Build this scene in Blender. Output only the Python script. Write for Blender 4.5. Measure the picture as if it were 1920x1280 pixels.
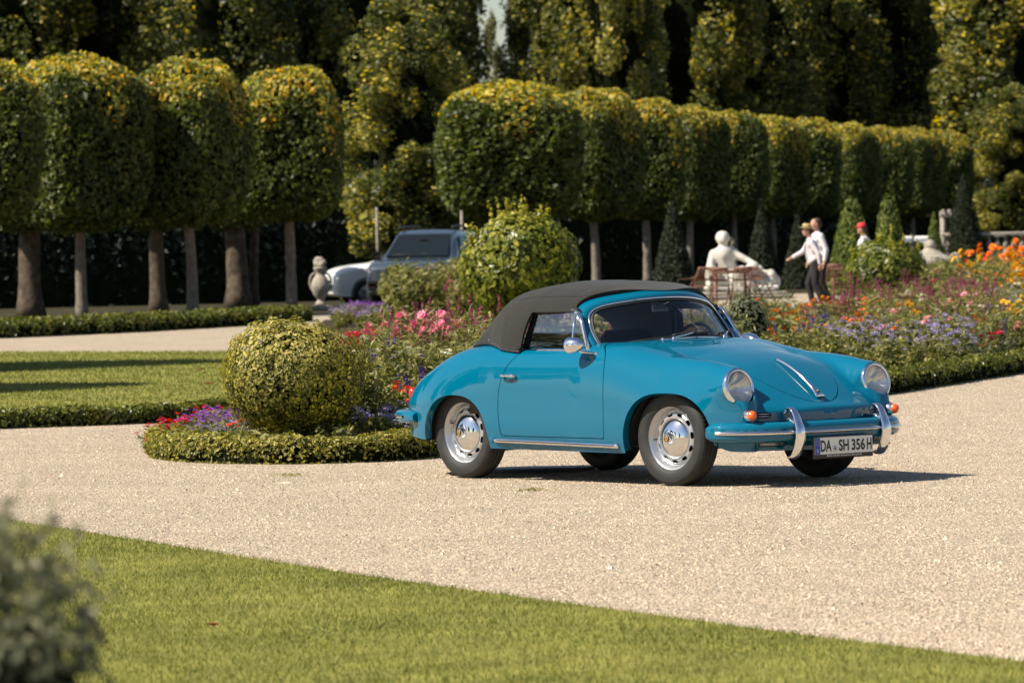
# Garden with a vintage convertible on a gravel drive  (Blender 4.5, self-contained)
import bpy, bmesh, math, random
import numpy as np
from mathutils import Vector, Matrix

for _o in list(bpy.data.objects):
    bpy.data.objects.remove(_o, do_unlink=True)
scene = bpy.context.scene
C = scene.collection
R = math.radians

# ------------------------------------------------------------------ camera
CAM_H, PITCH, ROLL, F_PX = 1.678, math.atan((640 - 431.4) / 9600.0), -0.0193, 9600.0   # F_PX: focal length in pixels of a 1920 px wide frame
cam_d = bpy.data.cameras.new('camera')
cam_d.sensor_width = 36.0
cam_d.lens = 36.0 * F_PX / 1920.0
cam_d.clip_start, cam_d.clip_end = 0.5, 5000.0
cam_d.dof.use_dof = True
cam_d.dof.focus_distance = 33.2
cam_d.dof.aperture_fstop = 6.8
cam_d.dof.aperture_blades = 9
camera = bpy.data.objects.new('camera', cam_d)
C.objects.link(camera)
camera.matrix_world = (Matrix.Translation((0, 0, CAM_H)) @ Matrix.Rotation(R(90) - PITCH, 4, 'X') @ Matrix.Rotation(ROLL, 4, 'Z'))
scene.camera = camera

# ------------------------------------------------------------------ sky, sun, exposure
SUN = Vector((-0.90, -0.30, 1.02)).normalized()          # direction towards the sun
world = bpy.data.worlds.new('World')
scene.world = world
world.use_nodes = True
_nt = world.node_tree
_nt.nodes.clear()
_sky = _nt.nodes.new('ShaderNodeTexSky')
_sky.sky_type = 'NISHITA'
_sky.sun_disc = False
_sky.sun_elevation = math.asin(SUN.z)
_sky.sun_rotation = math.atan2(SUN.x, SUN.y)
_sky.air_density, _sky.dust_density, _sky.ozone_density = 1.0, .7, 1.0
_bg = _nt.nodes.new('ShaderNodeBackground')
_bg.inputs['Strength'].default_value = 0.064
_wo = _nt.nodes.new('ShaderNodeOutputWorld')
_nt.links.new(_sky.outputs[0], _bg.inputs['Color'])
_nt.links.new(_bg.outputs[0], _wo.inputs['Surface'])
sun_d = bpy.data.lights.new('sun', 'SUN')
sun_d.energy, sun_d.angle, sun_d.color = 5.0, R(0.53), (1.0, 0.92, 0.79)
sun = bpy.data.objects.new('sun', sun_d)
C.objects.link(sun)
sun.rotation_euler = SUN.to_track_quat('Z', 'Y').to_euler()
scene.view_settings.view_transform = 'Standard'
scene.view_settings.look = 'None'
scene.view_settings.gamma = 1.0
scene.view_settings.exposure = 0.80
scene.render.engine = 'CYCLES'
cy = scene.cycles
cy.max_bounces, cy.diffuse_bounces, cy.glossy_bounces, cy.transmission_bounces, cy.transparent_max_bounces = 7, 3, 4, 4, 10
cy.caustics_reflective = cy.caustics_refractive = False
cy.sample_clamp_indirect = 6.0
cy.use_denoising = True
try:
    cy.denoiser = 'OPENIMAGEDENOISE'
except Exception:
    pass

# ------------------------------------------------------------------ helpers
def _rays():
    fw = np.array([0, math.cos(PITCH), -math.sin(PITCH)]); up = np.array([0, math.sin(PITCH), math.cos(PITCH)])
    return fw, up
def ray(px, py):
    fw, up = _rays(); a, b = px - 960.0, py - 640.0
    c, s = math.cos(ROLL), math.sin(ROLL)
    return fw + np.array([1.0, 0, 0]) * (c * a + s * b) / F_PX - up * (-s * a + c * b) / F_PX
def gnd(px, py, z=0.0):
    d = ray(px, py); t = (z - CAM_H) / d[2]
    return np.array([0, 0, CAM_H]) + d * t
def at(px, py, Y):
    d = ray(px, py)
    return np.array([0, 0, CAM_H]) + d * (Y / d[1])

def mesh_np(name, V, faces, smooth=True, normals=None, attrs=None):
    """faces: list of int arrays (n,k)"""
    if not isinstance(faces, (list, tuple)):
        faces = [faces]
    V = np.ascontiguousarray(V, dtype=np.float32).reshape(-1, 3)
    if normals is not None:                                     # wind every face to agree with its normals
        normals = np.asarray(normals, float); fl = []
        for f in faces:
            f = np.asarray(f); g = np.cross(V[f[:, 1]] - V[f[:, 0]], V[f[:, 2]] - V[f[:, 0]]); d = (g * normals[f].sum(1)).sum(1)
            f = f.copy(); f[d < 0] = f[d < 0][:, ::-1]; fl.append(f)
        faces = fl
    me = bpy.data.meshes.new(name)
    me.vertices.add(len(V)); me.vertices.foreach_set('co', V.ravel())
    loops, starts, off = [], [], 0
    for f in faces:
        f = np.asarray(f, dtype=np.int32)
        if f.size == 0: continue
        n, k = f.shape
        loops.append(f.ravel()); starts.append(off + np.arange(n, dtype=np.int32) * k); off += n * k
    L = np.concatenate(loops); S = np.concatenate(starts)
    me.loops.add(len(L)); me.loops.foreach_set('vertex_index', L)
    me.polygons.add(len(S)); me.polygons.foreach_set('loop_start', S)
    if attrs:
        for an, (dom, arr) in attrs.items():
            arr = np.asarray(arr, dtype=np.float32)
            if arr.ndim == 1:
                a = me.attributes.new(an, 'FLOAT', dom); a.data.foreach_set('value', arr)
            else:
                a = me.attributes.new(an, 'FLOAT_VECTOR', dom); a.data.foreach_set('vector', arr.ravel())
    me.update(calc_edges=True)
    me.validate()
    me.shade_smooth() if smooth else me.shade_flat()
    if normals is not None:
        me.normals_split_custom_set_from_vertices(np.asarray(normals, dtype=np.float32))
    return me

def link(name, me, mat=None, parent=None):
    o = bpy.data.objects.new(name, me); C.objects.link(o)
    if mat is not None and me is not None:
        me.materials.clear()
        for m in (mat if isinstance(mat, (list, tuple)) else [mat]):
            me.materials.append(m)
    if parent is not None: o.parent = parent
    return o
def obj(name, V, faces, mat, parent=None, smooth=True, normals=None, attrs=None):
    return link(name, mesh_np(name, V, faces, smooth, normals, attrs), mat, parent)
def empty(name, loc=(0, 0, 0), rz=0.0, parent=None):
    o = bpy.data.objects.new(name, None); C.objects.link(o)
    o.location = loc; o.rotation_euler = (0, 0, rz); o.empty_display_size = 0.2
    if parent is not None: o.parent = parent
    return o
def tag(o, label=None, cat=None, group=None, kind=None):
    if label: o['label'] = label
    if cat: o['category'] = cat
    if group: o['group'] = group
    if kind: o['kind'] = kind
    return o
def copy_tree(o, parent=None):
    c = o.copy(); C.objects.link(c); c.parent = parent
    for ch in o.children: copy_tree(ch, c)
    return c

class MB:
    """collects shapes for one mesh"""
    def __init__(s): s.V, s.F, s.n = [], {}, 0
    def add(s, V, faces):
        V = np.asarray(V, float).reshape(-1, 3)
        for f in (faces if isinstance(faces, (list, tuple)) and len(faces) and hasattr(faces[0], 'shape') else [np.asarray(faces)]):
            f = np.asarray(f)
            if f.size: s.F.setdefault(f.shape[1], []).append(f + s.n)
        s.V.append(V); s.n += len(V); return s
    def box(s, c, h, M=None, bev=0.0):
        c = np.asarray(c, float); h = np.asarray(h, float)
        if bev <= 0:
            P = np.array([[x, y, z] for z in (-1, 1) for y in (-1, 1) for x in (-1, 1)], float) * h
            F = np.array([[0, 2, 3, 1], [4, 5, 7, 6], [0, 1, 5, 4], [2, 6, 7, 3], [0, 4, 6, 2], [1, 3, 7, 5]])
        else:
            b = min(bev, h.min() * .9); P = []; 
            for z in (-1, 1):
                for y in (-1, 1):
                    for x in (-1, 1):
                        for a in range(3):
                            q = h - b; q[a] = h[a]; P.append(np.array([x, y, z]) * q)
            P = np.array(P); idx = lambda x, y, z, a: ((z * 2 + y) * 2 + x) * 3 + a
            Q = [];T = []
            for a in range(3):
                b1, c1 = (a + 1) % 3, (a + 2) % 3
                for sgn in (0, 1):
                    k = []
                    for u, v in ((0, 0), (1, 0), (1, 1), (0, 1)):
                        t = [0, 0, 0]; t[a] = sgn; t[b1] = u; t[c1] = v; k.append(idx(*t, a))
                    Q.append(k if sgn else k[::-1])
                    for sg2 in (0, 1):
                        t0 = [0, 0, 0]; t0[a] = sgn; t0[b1] = sg2; t1 = list(t0); t1[c1] = 1
                        Q.append([idx(*t0, a), idx(*t1, a), idx(*t1, b1), idx(*t0, b1)])
            for x in (0, 1):
                for y in (0, 1):
                    for z in (0, 1): T.append([idx(x, y, z, 0), idx(x, y, z, 1), idx(x, y, z, 2)])
            F = [np.array(Q), np.array(T)]
        if M is not None: P = P @ np.asarray(M, float).T
        return s.add(P + c, F if isinstance(F, list) else [F])
    def tube(s, pts, r, n=8, cap=True, up=(0, 0, 1), ry=None):
        """sweep an ellipse (r across, ry along the up hint) along pts"""
        pts = np.asarray(pts, float); m = len(pts)
        r = np.broadcast_to(np.asarray(r, float), (m,)); ry_ = r if ry is None else np.broadcast_to(np.asarray(ry, float), (m,))
        T = np.gradient(pts, axis=0); T /= np.linalg.norm(T, axis=1)[:, None] + 1e-12
        up = np.asarray(up, float); A = np.cross(T, up)
        bad = np.linalg.norm(A, axis=1) < 1e-4; A[bad] = np.cross(T[bad], (1.0, 0.02, 0))
        A /= np.linalg.norm(A, axis=1)[:, None]
        if not np.all(np.sum(A[1:] * A[:-1], 1) > 0):
            for i in range(1, m):
                if A[i] @ A[i - 1] < 0: A[i] *= -1
        B = np.cross(A, T); th = np.arange(n) / n * 2 * np.pi
        P = pts[:, None] + A[:, None] * (np.cos(th)[None, :, None] * r[:, None, None]) + B[:, None] * (np.sin(th)[None, :, None] * ry_[:, None, None])
        i = np.arange(m - 1)[:, None] * n; j = np.arange(n)[None]; j2 = (j + 1) % n
        F = np.stack([i + j, i + j2, i + n + j2, i + n + j], -1).reshape(-1, 4)
        V = P.reshape(-1, 3); FF = [F]
        if cap:
            V = np.concatenate([V, pts[:1], pts[-1:]])
            a = np.stack([np.full(n, m * n), j2[0], j[0]], 1); b = np.stack([np.full(n, m * n + 1), (m - 1) * n + j[0], (m - 1) * n + j2[0]], 1)
            FF.append(np.concatenate([a, b]))
        return s.add(V, FF)
    def lathe(s, prof, n=24, M=None, c=(0, 0, 0)):
        """prof: (r, h) pairs revolved about local Z"""
        prof = np.asarray(prof, float); m = len(prof); th = np.arange(n) / n * 2 * np.pi
        P = np.stack([prof[:, None, 0] * np.cos(th), prof[:, None, 0] * np.sin(th), np.repeat(prof[:, 1:2], n, 1)], -1).reshape(-1, 3)
        if M is not None: P = P @ np.asarray(M, float).T
        i = np.arange(m - 1)[:, None] * n; j = np.arange(n)[None]; j2 = (j + 1) % n
        return s.add(P + np.asarray(c, float), [np.stack([i + j, i + j2, i + n + j2, i + n + j], -1).reshape(-1, 4)])
    def grid(s, P, wrap=False):
        a, b = P.shape[:2]; i = np.arange(a - 1)[:, None] * b
        if wrap: j = np.arange(b)[None]; j2 = (j + 1) % b
        else: j = np.arange(b - 1)[None]; j2 = j + 1
        return s.add(P.reshape(-1, 3), [np.stack([i + j, i + j2, i + b + j2, i + b + j], -1).reshape(-1, 4)])
    def ico(s, c, r, sub=1, jit=0.0, rng=None):
        V, F = icosphere(sub); V = V.copy()
        if jit: V *= 1 + (rng or np.random).uniform(-jit, jit, (len(V), 1))
        return s.add(V * np.asarray(r, float) + np.asarray(c, float), [F])
    def arrays(s): return np.concatenate(s.V), [np.concatenate(v) for v in s.F.values()]
    def build(s, name, mat, parent=None, smooth=True, **k):
        V, F = s.arrays(); return obj(name, V, F, mat, parent, smooth, **k)
_ico = {}
def icosphere(sub):
    if sub not in _ico:
        bm = bmesh.new(); bmesh.ops.create_icosphere(bm, subdivisions=sub, radius=1.0)
        _ico[sub] = (np.array([v.co[:] for v in bm.verts]), np.array([[v.index for v in f.verts] for f in bm.faces])); bm.free()
    return _ico[sub]
def frame(n, up=(0, 0, 1)):
    """columns: x, y, n"""
    n = np.asarray(n, float); n = n / np.linalg.norm(n); x = np.cross(up, n)
    if np.linalg.norm(x) < 1e-5: x = np.array([1.0, 0, 0])
    x /= np.linalg.norm(x); return np.stack([x, np.cross(n, x), n], 1)
def rotz(a): c, s = math.cos(a), math.sin(a); return np.array([[c, -s, 0], [s, c, 0], [0, 0, 1.0]])
def rotx(a): c, s = math.cos(a), math.sin(a); return np.array([[1.0, 0, 0], [0, c, -s], [0, s, c]])
def roty(a): c, s = math.cos(a), math.sin(a); return np.array([[c, 0, s], [0, 1.0, 0], [-s, 0, c]])
def bezier(pts, n=24):
    """smooth Catmull-Rom through pts"""
    P = np.asarray(pts, float); P = np.concatenate([2 * P[:1] - P[1:2], P, 2 * P[-1:] - P[-2:-1]])
    out = []; m = len(P) - 3
    for i in range(m):
        t = np.linspace(0, 1, max(2, n // m) + 1)[:(None if i == m - 1 else -1), None]; a, b, c, d = P[i:i + 4]
        out.append(.5 * (2 * b + (c - a) * t + (2 * a - 5 * b + 4 * c - d) * t ** 2 + (3 * b - a - 3 * c + d) * t ** 3))
    return np.concatenate(out)
def pchip(xk, yk, x):
    xk = np.asarray(xk, float); yk = np.asarray(yk, float); o = np.argsort(xk); xk, yk = xk[o], yk[o]
    h = np.diff(xk); d = np.diff(yk) / h; m = np.zeros(len(xk)); m[0], m[-1] = d[0], d[-1]
    for i in range(1, len(xk) - 1):
        if d[i - 1] * d[i] > 0:
            w1, w2 = 2 * h[i] + h[i - 1], h[i] + 2 * h[i - 1]; m[i] = (w1 + w2) / (w1 / d[i - 1] + w2 / d[i])
    x = np.clip(x, xk[0], xk[-1]); i = np.clip(np.searchsorted(xk, x) - 1, 0, len(xk) - 2)
    t = (x - xk[i]) / h[i]
    return yk[i] * (1 + 2 * t) * (1 - t) ** 2 + m[i] * h[i] * t * (1 - t) ** 2 + yk[i + 1] * t * t * (3 - 2 * t) + m[i + 1] * h[i] * t * t * (t - 1)

# ---- triangle clipping by a scalar field (keeps field > 0); returns also the rim edges for folded flanges
def tri_grid(a, b, wrap=False):
    i = np.arange(a - 1)[:, None] * b; j = np.arange(b if wrap else b - 1)[None]; j2 = (j + 1) % b
    q = np.stack([i + j, i + j2, i + b + j2, i + b + j], -1).reshape(-1, 4)
    return np.concatenate([q[:, [0, 1, 2]], q[:, [0, 2, 3]]])
def clip(V, N, T, fv):
    ins = fv > 0; cnt = ins[T].sum(1)
    keep = T[cnt == 3]; nV = len(V)
    part = T[(cnt == 1) | (cnt == 2)]
    if len(part) == 0: return compact(V, N, keep) + (np.zeros((0, 2), int),)
    k = ins[part].sum(1); one = k == 1
    odd = np.where(one[:, None], ins[part], ~ins[part]).argmax(1)
    r = np.arange(len(part)); a, b, c = part[r, odd], part[r, (odd + 1) % 3], part[r, (odd + 2) % 3]
    E = np.concatenate([np.stack([a, b], 1), np.stack([a, c], 1)]); Es = np.sort(E, 1)
    U, inv = np.unique(Es, axis=0, return_inverse=True); inv = inv.ravel()
    f0, f1 = fv[U[:, 0]], fv[U[:, 1]]; t = (f0 / (f0 - f1))[:, None]
    nv = V[U[:, 0]] * (1 - t) + V[U[:, 1]] * t; nn = N[U[:, 0]] * (1 - t) + N[U[:, 1]] * t
    ab, ac = nV + inv[:len(part)], nV + inv[len(part):]
    t1 = np.stack([a, ab, ac], 1)[one]
    t2 = np.concatenate([np.stack([ab, b, c], 1)[~one], np.stack([ab, c, ac], 1)[~one]])
    rim = np.concatenate([np.stack([ab, ac], 1)[one], np.stack([ac, ab], 1)[~one]])
    V2 = np.concatenate([V, nv]); N2 = np.concatenate([N, nn]); T2 = np.concatenate([keep, t1, t2])
    V3, N3, T3, mp = compact(V2, N2, T2, True)
    return V3, N3, T3, mp[rim]
def compact(V, N, T, ret=False):
    u, inv = np.unique(T, return_inverse=True); mp = np.full(len(V), -1); mp[u] = np.arange(len(u))
    N = N[u] / (np.linalg.norm(N[u], axis=1)[:, None] + 1e-12)
    out = (V[u], N, mp[T])
    return out + (mp,) if ret else out
def flange(V, N, rim, depth, vec=None):
    """strip folded inwards from rim edges"""
    if len(rim) == 0: return np.zeros((0, 3)), np.zeros((0, 4), int)
    u, inv = np.unique(rim, return_inverse=True); inv = inv.reshape(rim.shape); n = len(u)
    dn = -N[u] if vec is None else np.broadcast_to(np.asarray(vec, float), (n, 3))
    P = np.concatenate([V[u], V[u] + dn * depth])
    return P, np.stack([inv[:, 1], inv[:, 0], inv[:, 0] + n, inv[:, 1] + n], 1)
def sd_poly(P, x, y):
    """signed distance to a closed polygon, negative inside"""
    P = np.asarray(P, float); d = np.full(x.shape, 1e9); s = np.zeros(x.shape, bool)
    for i in range(len(P)):
        a, b = P[i], P[(i + 1) % len(P)]; e = b - a; L = e @ e
        if L < 1e-14: continue
        t = np.clip(((x - a[0]) * e[0] + (y - a[1]) * e[1]) / L, 0, 1)
        d = np.minimum(d, (x - a[0] - t * e[0]) ** 2 + (y - a[1] - t * e[1]) ** 2)
        c = (a[1] > y) != (b[1] > y)
        if abs(e[1]) > 1e-12: s ^= c & (x < a[0] + (y - a[1]) / e[1] * e[0])
    d = np.sqrt(d); return np.where(s, -d, d)
def closed(pts, n=80):
    """smooth closed Catmull-Rom"""
    P = np.asarray(pts, float); m = len(P); k = max(2, n // m); out = []
    for i in range(m):
        a, b, c, d = P[i - 1], P[i], P[(i + 1) % m], P[(i + 2) % m]; t = np.linspace(0, 1, k, endpoint=False)[:, None]
        out.append(.5 * (2 * b + (c - a) * t + (2 * a - 5 * b + 4 * c - d) * t ** 2 + (3 * b - a - 3 * c + d) * t ** 3))
    return np.concatenate(out)

# ---- materials
def new_mat(name):
    m = bpy.data.materials.new(name); m.use_nodes = True; nt = m.node_tree
    for n in list(nt.nodes): nt.nodes.remove(n)
    out = nt.nodes.new('ShaderNodeOutputMaterial'); return m, nt, out
def node(nt, t, **kw):
    n = nt.nodes.new(t)
    for k, v in kw.items():
        if k.startswith('i_'):
            key = k[2:].replace('_', ' '); n.inputs[key].default_value = v
        else: setattr(n, k, v)
    return n
def ramp(nt, stops, interp='LINEAR'):
    n = nt.nodes.new('ShaderNodeValToRGB'); cr = n.color_ramp; cr.interpolation = interp
    while len(cr.elements) > 1: cr.elements.remove(cr.elements[-1])
    cr.elements[0].position = stops[0][0]; cr.elements[0].color = (*stops[0][1], 1)
    for p, c in stops[1:]:
        e = cr.elements.new(p); e.color = (*c, 1)
    return n
def pbr(name, col, rough=.5, metal=0.0, spec=.5, coat=0.0, var=0.0, vscale=8.0, bump=0.0, bscale=60.0, coords='Object', sheen=0.0, coat_rough=.03, coat_ior=1.5):
    """principled with noise variation of its colour and fine relief"""
    m, nt, out = new_mat(name); b = node(nt, 'ShaderNodeBsdfPrincipled')
    b.inputs['Base Color'].default_value = (*col, 1); b.inputs['Roughness'].default_value = rough; b.inputs['Metallic'].default_value = metal
    b.inputs['Specular IOR Level'].default_value = spec; b.inputs['Coat Weight'].default_value = coat; b.inputs['Coat Roughness'].default_value = coat_rough; b.inputs['Coat IOR'].default_value = coat_ior
    if sheen: b.inputs['Sheen Weight'].default_value = sheen
    tc = node(nt, 'ShaderNodeTexCoord')
    if var:
        nz = node(nt, 'ShaderNodeTexNoise'); nz.inputs['Scale'].default_value = vscale; nz.inputs['Detail'].default_value = 5
        nt.links.new(tc.outputs[coords], nz.inputs['Vector'])
        lo = tuple(c * (1 - var) for c in col); hi = tuple(min(1, c * (1 + var)) for c in col)
        cr = ramp(nt, [(.3, lo), (.7, hi)]); nt.links.new(nz.outputs['Fac'], cr.inputs['Fac']); nt.links.new(cr.outputs['Color'], b.inputs['Base Color'])
    if bump:
        nb = node(nt, 'ShaderNodeTexNoise'); nb.inputs['Scale'].default_value = bscale; nb.inputs['Detail'].default_value = 4
        nt.links.new(tc.outputs[coords], nb.inputs['Vector'])
        bp = node(nt, 'ShaderNodeBump'); bp.inputs['Strength'].default_value = bump; bp.inputs['Distance'].default_value = .01
        nt.links.new(nb.outputs['Fac'], bp.inputs['Height']); nt.links.new(bp.outputs['Normal'], b.inputs['Normal'])
    nt.links.new(b.outputs[0], out.inputs[0]); return m
def facing_fac(nt, f0=.04, gain=1.0, normal=None):
    """Schlick reflectance that is the same from both sides of a thin pane"""
    g = node(nt, 'ShaderNodeNewGeometry'); d = node(nt, 'ShaderNodeVectorMath', operation='DOT_PRODUCT')
    nt.links.new(g.outputs['Incoming'], d.inputs[0]); nt.links.new(normal or g.outputs['Normal'], d.inputs[1])
    a = node(nt, 'ShaderNodeMath', operation='ABSOLUTE'); nt.links.new(d.outputs['Value'], a.inputs[0])
    o = node(nt, 'ShaderNodeMath', operation='SUBTRACT'); o.inputs[0].default_value = 1.0; nt.links.new(a.outputs[0], o.inputs[1])
    p = node(nt, 'ShaderNodeMath', operation='POWER'); p.inputs[1].default_value = 5.0; nt.links.new(o.outputs[0], p.inputs[0])
    m = node(nt, 'ShaderNodeMath', operation='MULTIPLY_ADD', use_clamp=True); m.inputs[1].default_value = (1 - f0) * gain; m.inputs[2].default_value = f0 * gain
    nt.links.new(p.outputs[0], m.inputs[0]); return m.outputs[0]
def glass_mat(name, tint=(.9, .95, .95), rough=0.0, gain=1.0):
    """thin pane: see-through with Fresnel reflection"""
    m, nt, out = new_mat(name)
    tr = node(nt, 'ShaderNodeBsdfTransparent'); tr.inputs['Color'].default_value = (*tint, 1)
    gl = node(nt, 'ShaderNodeBsdfGlossy'); gl.inputs['Roughness'].default_value = rough
    mx = node(nt, 'ShaderNodeMixShader'); nt.links.new(facing_fac(nt, .075, gain), mx.inputs[0]); nt.links.new(tr.outputs[0], mx.inputs[1]); nt.links.new(gl.outputs[0], mx.inputs[2])
    nt.links.new(mx.outputs[0], out.inputs[0]); return m
def leaf_mat(name, stops, trans=.35, rough=.5, attr='tint'):
    """leaf colour from a per-leaf attribute, part of the light goes through the leaf"""
    m, nt, out = new_mat(name); at_ = node(nt, 'ShaderNodeAttribute', attribute_name=attr)
    cr = ramp(nt, stops); nt.links.new(at_.outputs['Fac'], cr.inputs['Fac'])
    b = node(nt, 'ShaderNodeBsdfPrincipled'); b.inputs['Roughness'].default_value = rough; b.inputs['Specular IOR Level'].default_value = .35
    nt.links.new(cr.outputs['Color'], b.inputs['Base Color'])
    t = node(nt, 'ShaderNodeBsdfTranslucent')
    hs = node(nt, 'ShaderNodeHueSaturation'); hs.inputs['Saturation'].default_value = 1.15; hs.inputs['Value'].default_value = 1.3
    nt.links.new(cr.outputs['Color'], hs.inputs['Color']); nt.links.new(hs.outputs['Color'], t.inputs['Color'])
    mx = node(nt, 'ShaderNodeMixShader'); mx.inputs[0].default_value = trans
    nt.links.new(b.outputs[0], mx.inputs[1]); nt.links.new(t.outputs[0], mx.inputs[2]); nt.links.new(mx.outputs[0], out.inputs[0]); return m
# ================================================================== the setting: ground, lawns, flower bed soil
def poly_sheet(name, pts, z, mat, kind='structure'):
    """flat polygon sheet, triangulated"""
    bm = bmesh.new(); vs = [bm.verts.new((p[0], p[1], z)) for p in pts]; f = bm.faces.new(vs)
    bm.normal_update()
    if f.normal.z < 0: f.normal_flip()
    bmesh.ops.triangulate(bm, faces=[f]); me = bpy.data.meshes.new(name); bm.to_mesh(me); bm.free()
    o = link(name, me, mat); o['kind'] = kind; return o
def inside(poly, x, y):
    return sd_poly(poly, x, y)
def gravel_mat():
    m, nt, out = new_mat('gravel'); L = nt.links; b = node(nt, 'ShaderNodeBsdfPrincipled'); b.inputs['Roughness'].default_value = .92; b.inputs['Specular IOR Level'].default_value = .25
    tc = node(nt, 'ShaderNodeTexCoord')
    v1 = node(nt, 'ShaderNodeTexVoronoi'); v1.inputs['Scale'].default_value = 62; v1.inputs['Randomness'].default_value = 1
    v2 = node(nt, 'ShaderNodeTexVoronoi'); v2.inputs['Scale'].default_value = 150
    n1 = node(nt, 'ShaderNodeTexNoise'); n1.inputs['Scale'].default_value = 1.1; n1.inputs['Detail'].default_value = 5; n1.inputs['Roughness'].default_value = .6
    n2 = node(nt, 'ShaderNodeTexNoise'); n2.inputs['Scale'].default_value = 14; n2.inputs['Detail'].default_value = 6; n2.inputs['Roughness'].default_value = .7
    for n in (v1, v2, n1, n2): L.new(tc.outputs['Object'], n.inputs['Vector'])
    sep = node(nt, 'ShaderNodeSeparateColor'); L.new(v1.outputs['Color'], sep.inputs[0])
    peb = ramp(nt, [(0, (.22, .165, .11)), (.15, (.44, .35, .255)), (.45, (.64, .52, .385)), (.82, (.75, .625, .475)), (1, (.86, .76, .61))]); L.new(sep.outputs[0], peb.inputs['Fac'])
    sand = ramp(nt, [(.3, (.48, .375, .27)), (.7, (.68, .55, .41))]); L.new(n2.outputs['Fac'], sand.inputs['Fac'])
    edge = ramp(nt, [(.0, (1, 1, 1)), (.5, (.97, .97, .97)), (.68, (.74, .73, .71)), (.85, (.48, .46, .44))]); L.new(v1.outputs['Distance'], edge.inputs['Fac'])
    mx = node(nt, 'ShaderNodeMix', data_type='RGBA'); mx.inputs[0].default_value = .62; L.new(sand.outputs[0], mx.inputs[6]); L.new(peb.outputs[0], mx.inputs[7])
    big = ramp(nt, [(.32, (.83, .83, .82)), (.68, (1.0, 1.0, 1.0))]); L.new(n1.outputs['Fac'], big.inputs['Fac'])
    mul = node(nt, 'ShaderNodeMix', data_type='RGBA', blend_type='MULTIPLY'); mul.inputs[0].default_value = 1; eg = node(nt, 'ShaderNodeMix', data_type='RGBA', blend_type='MULTIPLY'); eg.inputs[0].default_value = 1; L.new(mx.outputs[2], eg.inputs[6]); L.new(edge.outputs[0], eg.inputs[7]); L.new(eg.outputs[2], mul.inputs[6]); L.new(big.outputs[0], mul.inputs[7]); L.new(mul.outputs[2], b.inputs['Base Color'])
    inv = node(nt, 'ShaderNodeMath', operation='MULTIPLY_ADD'); inv.inputs[1].default_value = -1; inv.inputs[2].default_value = 1; L.new(v1.outputs['Distance'], inv.inputs[0])
    inv2 = node(nt, 'ShaderNodeMath', operation='MULTIPLY_ADD'); inv2.inputs[1].default_value = -.4; L.new(v2.outputs['Distance'], inv2.inputs[0]); L.new(inv.outputs[0], inv2.inputs[2])
    ad = node(nt, 'ShaderNodeMath', operation='MULTIPLY_ADD'); ad.inputs[1].default_value = 1.2; L.new(n2.outputs['Fac'], ad.inputs[0]); L.new(inv2.outputs[0], ad.inputs[2])
    bp = node(nt, 'ShaderNodeBump'); bp.inputs['Strength'].default_value = 1.0; bp.inputs['Distance'].default_value = .018; L.new(ad.outputs[0], bp.inputs['Height']); L.new(bp.outputs['Normal'], b.inputs['Normal'])
    L.new(b.outputs[0], out.inputs[0]); return m
M_gravel = gravel_mat()
M_lawn = pbr('lawn_turf', (.20, .19, .045), rough=.95, spec=.1, var=.35, vscale=2.2, bump=.6, bscale=90)
M_soil = pbr('bed_soil', (.045, .036, .022), rough=1.0, spec=.1, var=.5, vscale=6, bump=.8, bscale=30)
M_litter = pbr('woodland_floor', (.040, .036, .018), rough=1.0, spec=.1, var=.5, vscale=1.5, bump=.6, bscale=12)
def ground_sheet():
    xs = np.r_[-2500, -400, -120, np.linspace(-40, 40, 33), 120, 400, 2500]; ys = np.r_[-1500, -200, -40, np.linspace(0, 120, 41), 220, 500, 3500]
    Xg, Yg = np.meshgrid(xs, ys); P = np.stack([Xg, Yg, 0 * Xg], -1); mb = MB().grid(P); V, F = mb.arrays()
    o = obj('ground', V, [f[:, ::1] for f in F], M_gravel, None, True); o['kind'] = 'structure'; o['label'] = 'pale beige gravel drive around the turquoise car'; return o
ground_sheet()
px = lambda L: [tuple(gnd(*p)[:2]) for p in L]
lawn_near = px([(-160, 955), (0, 976), (190, 1006), (450, 1047), (700, 1086), (1100, 1141), (1550, 1201), (1920, 1246), (2150, 1272)]) + [(2.4, 10.0), (-2.6, 10.0)]
lawn_left = px([(-900, 664), (-300, 663), (0, 661), (240, 661), (440, 660), (640, 640), (900, 622), (1180, 606), (1380, 592), (1400, 612), (1150, 660), (900, 690), (640, 735), (430, 776), (250, 788), (0, 797), (-300, 808), (-900, 825)])
tip = [(-2.76, 39.95), (-2.66, 38.9), (-2.4, 38.1), (-1.98, 37.58), (-1.5, 37.4), (-1.0, 37.54), (-.55, 38.2), (.6, 41.6), (2.2, 46.3), (3.75, 50.9), (5.75, 57.3), (9.5, 69)]
bed_poly = tip + [(15, 100), (12, 118), (8.2, 112), (4.4, 88), (2.2, 76), (.4, 66), (-1.0, 57), (-2.4, 48.5), (-2.95, 42)]
o = poly_sheet('front_lawn', lawn_near, .014, M_lawn); o['label'] = 'green lawn wedge in the foreground'
o = poly_sheet('left_lawn', lawn_left, .012, M_lawn); o['label'] = 'sunny green lawn left of the round bush'
o = poly_sheet('flower_bed_soil', bed_poly, .020, M_soil); o['label'] = 'dark soil of the flower bed behind the car'
wood = px([(-1500, 618), (0, 618), (300, 605), (545, 592), (640, 585), (900, 577), (1330, 553), (1460, 552), (1560, 548), (1700, 535)]) + [(40, 150), (140, 330), (-140, 330), (-60, 120)]
o = poly_sheet('woodland_floor', wood, .010, M_litter)

rng = np.random.default_rng(7)
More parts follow.
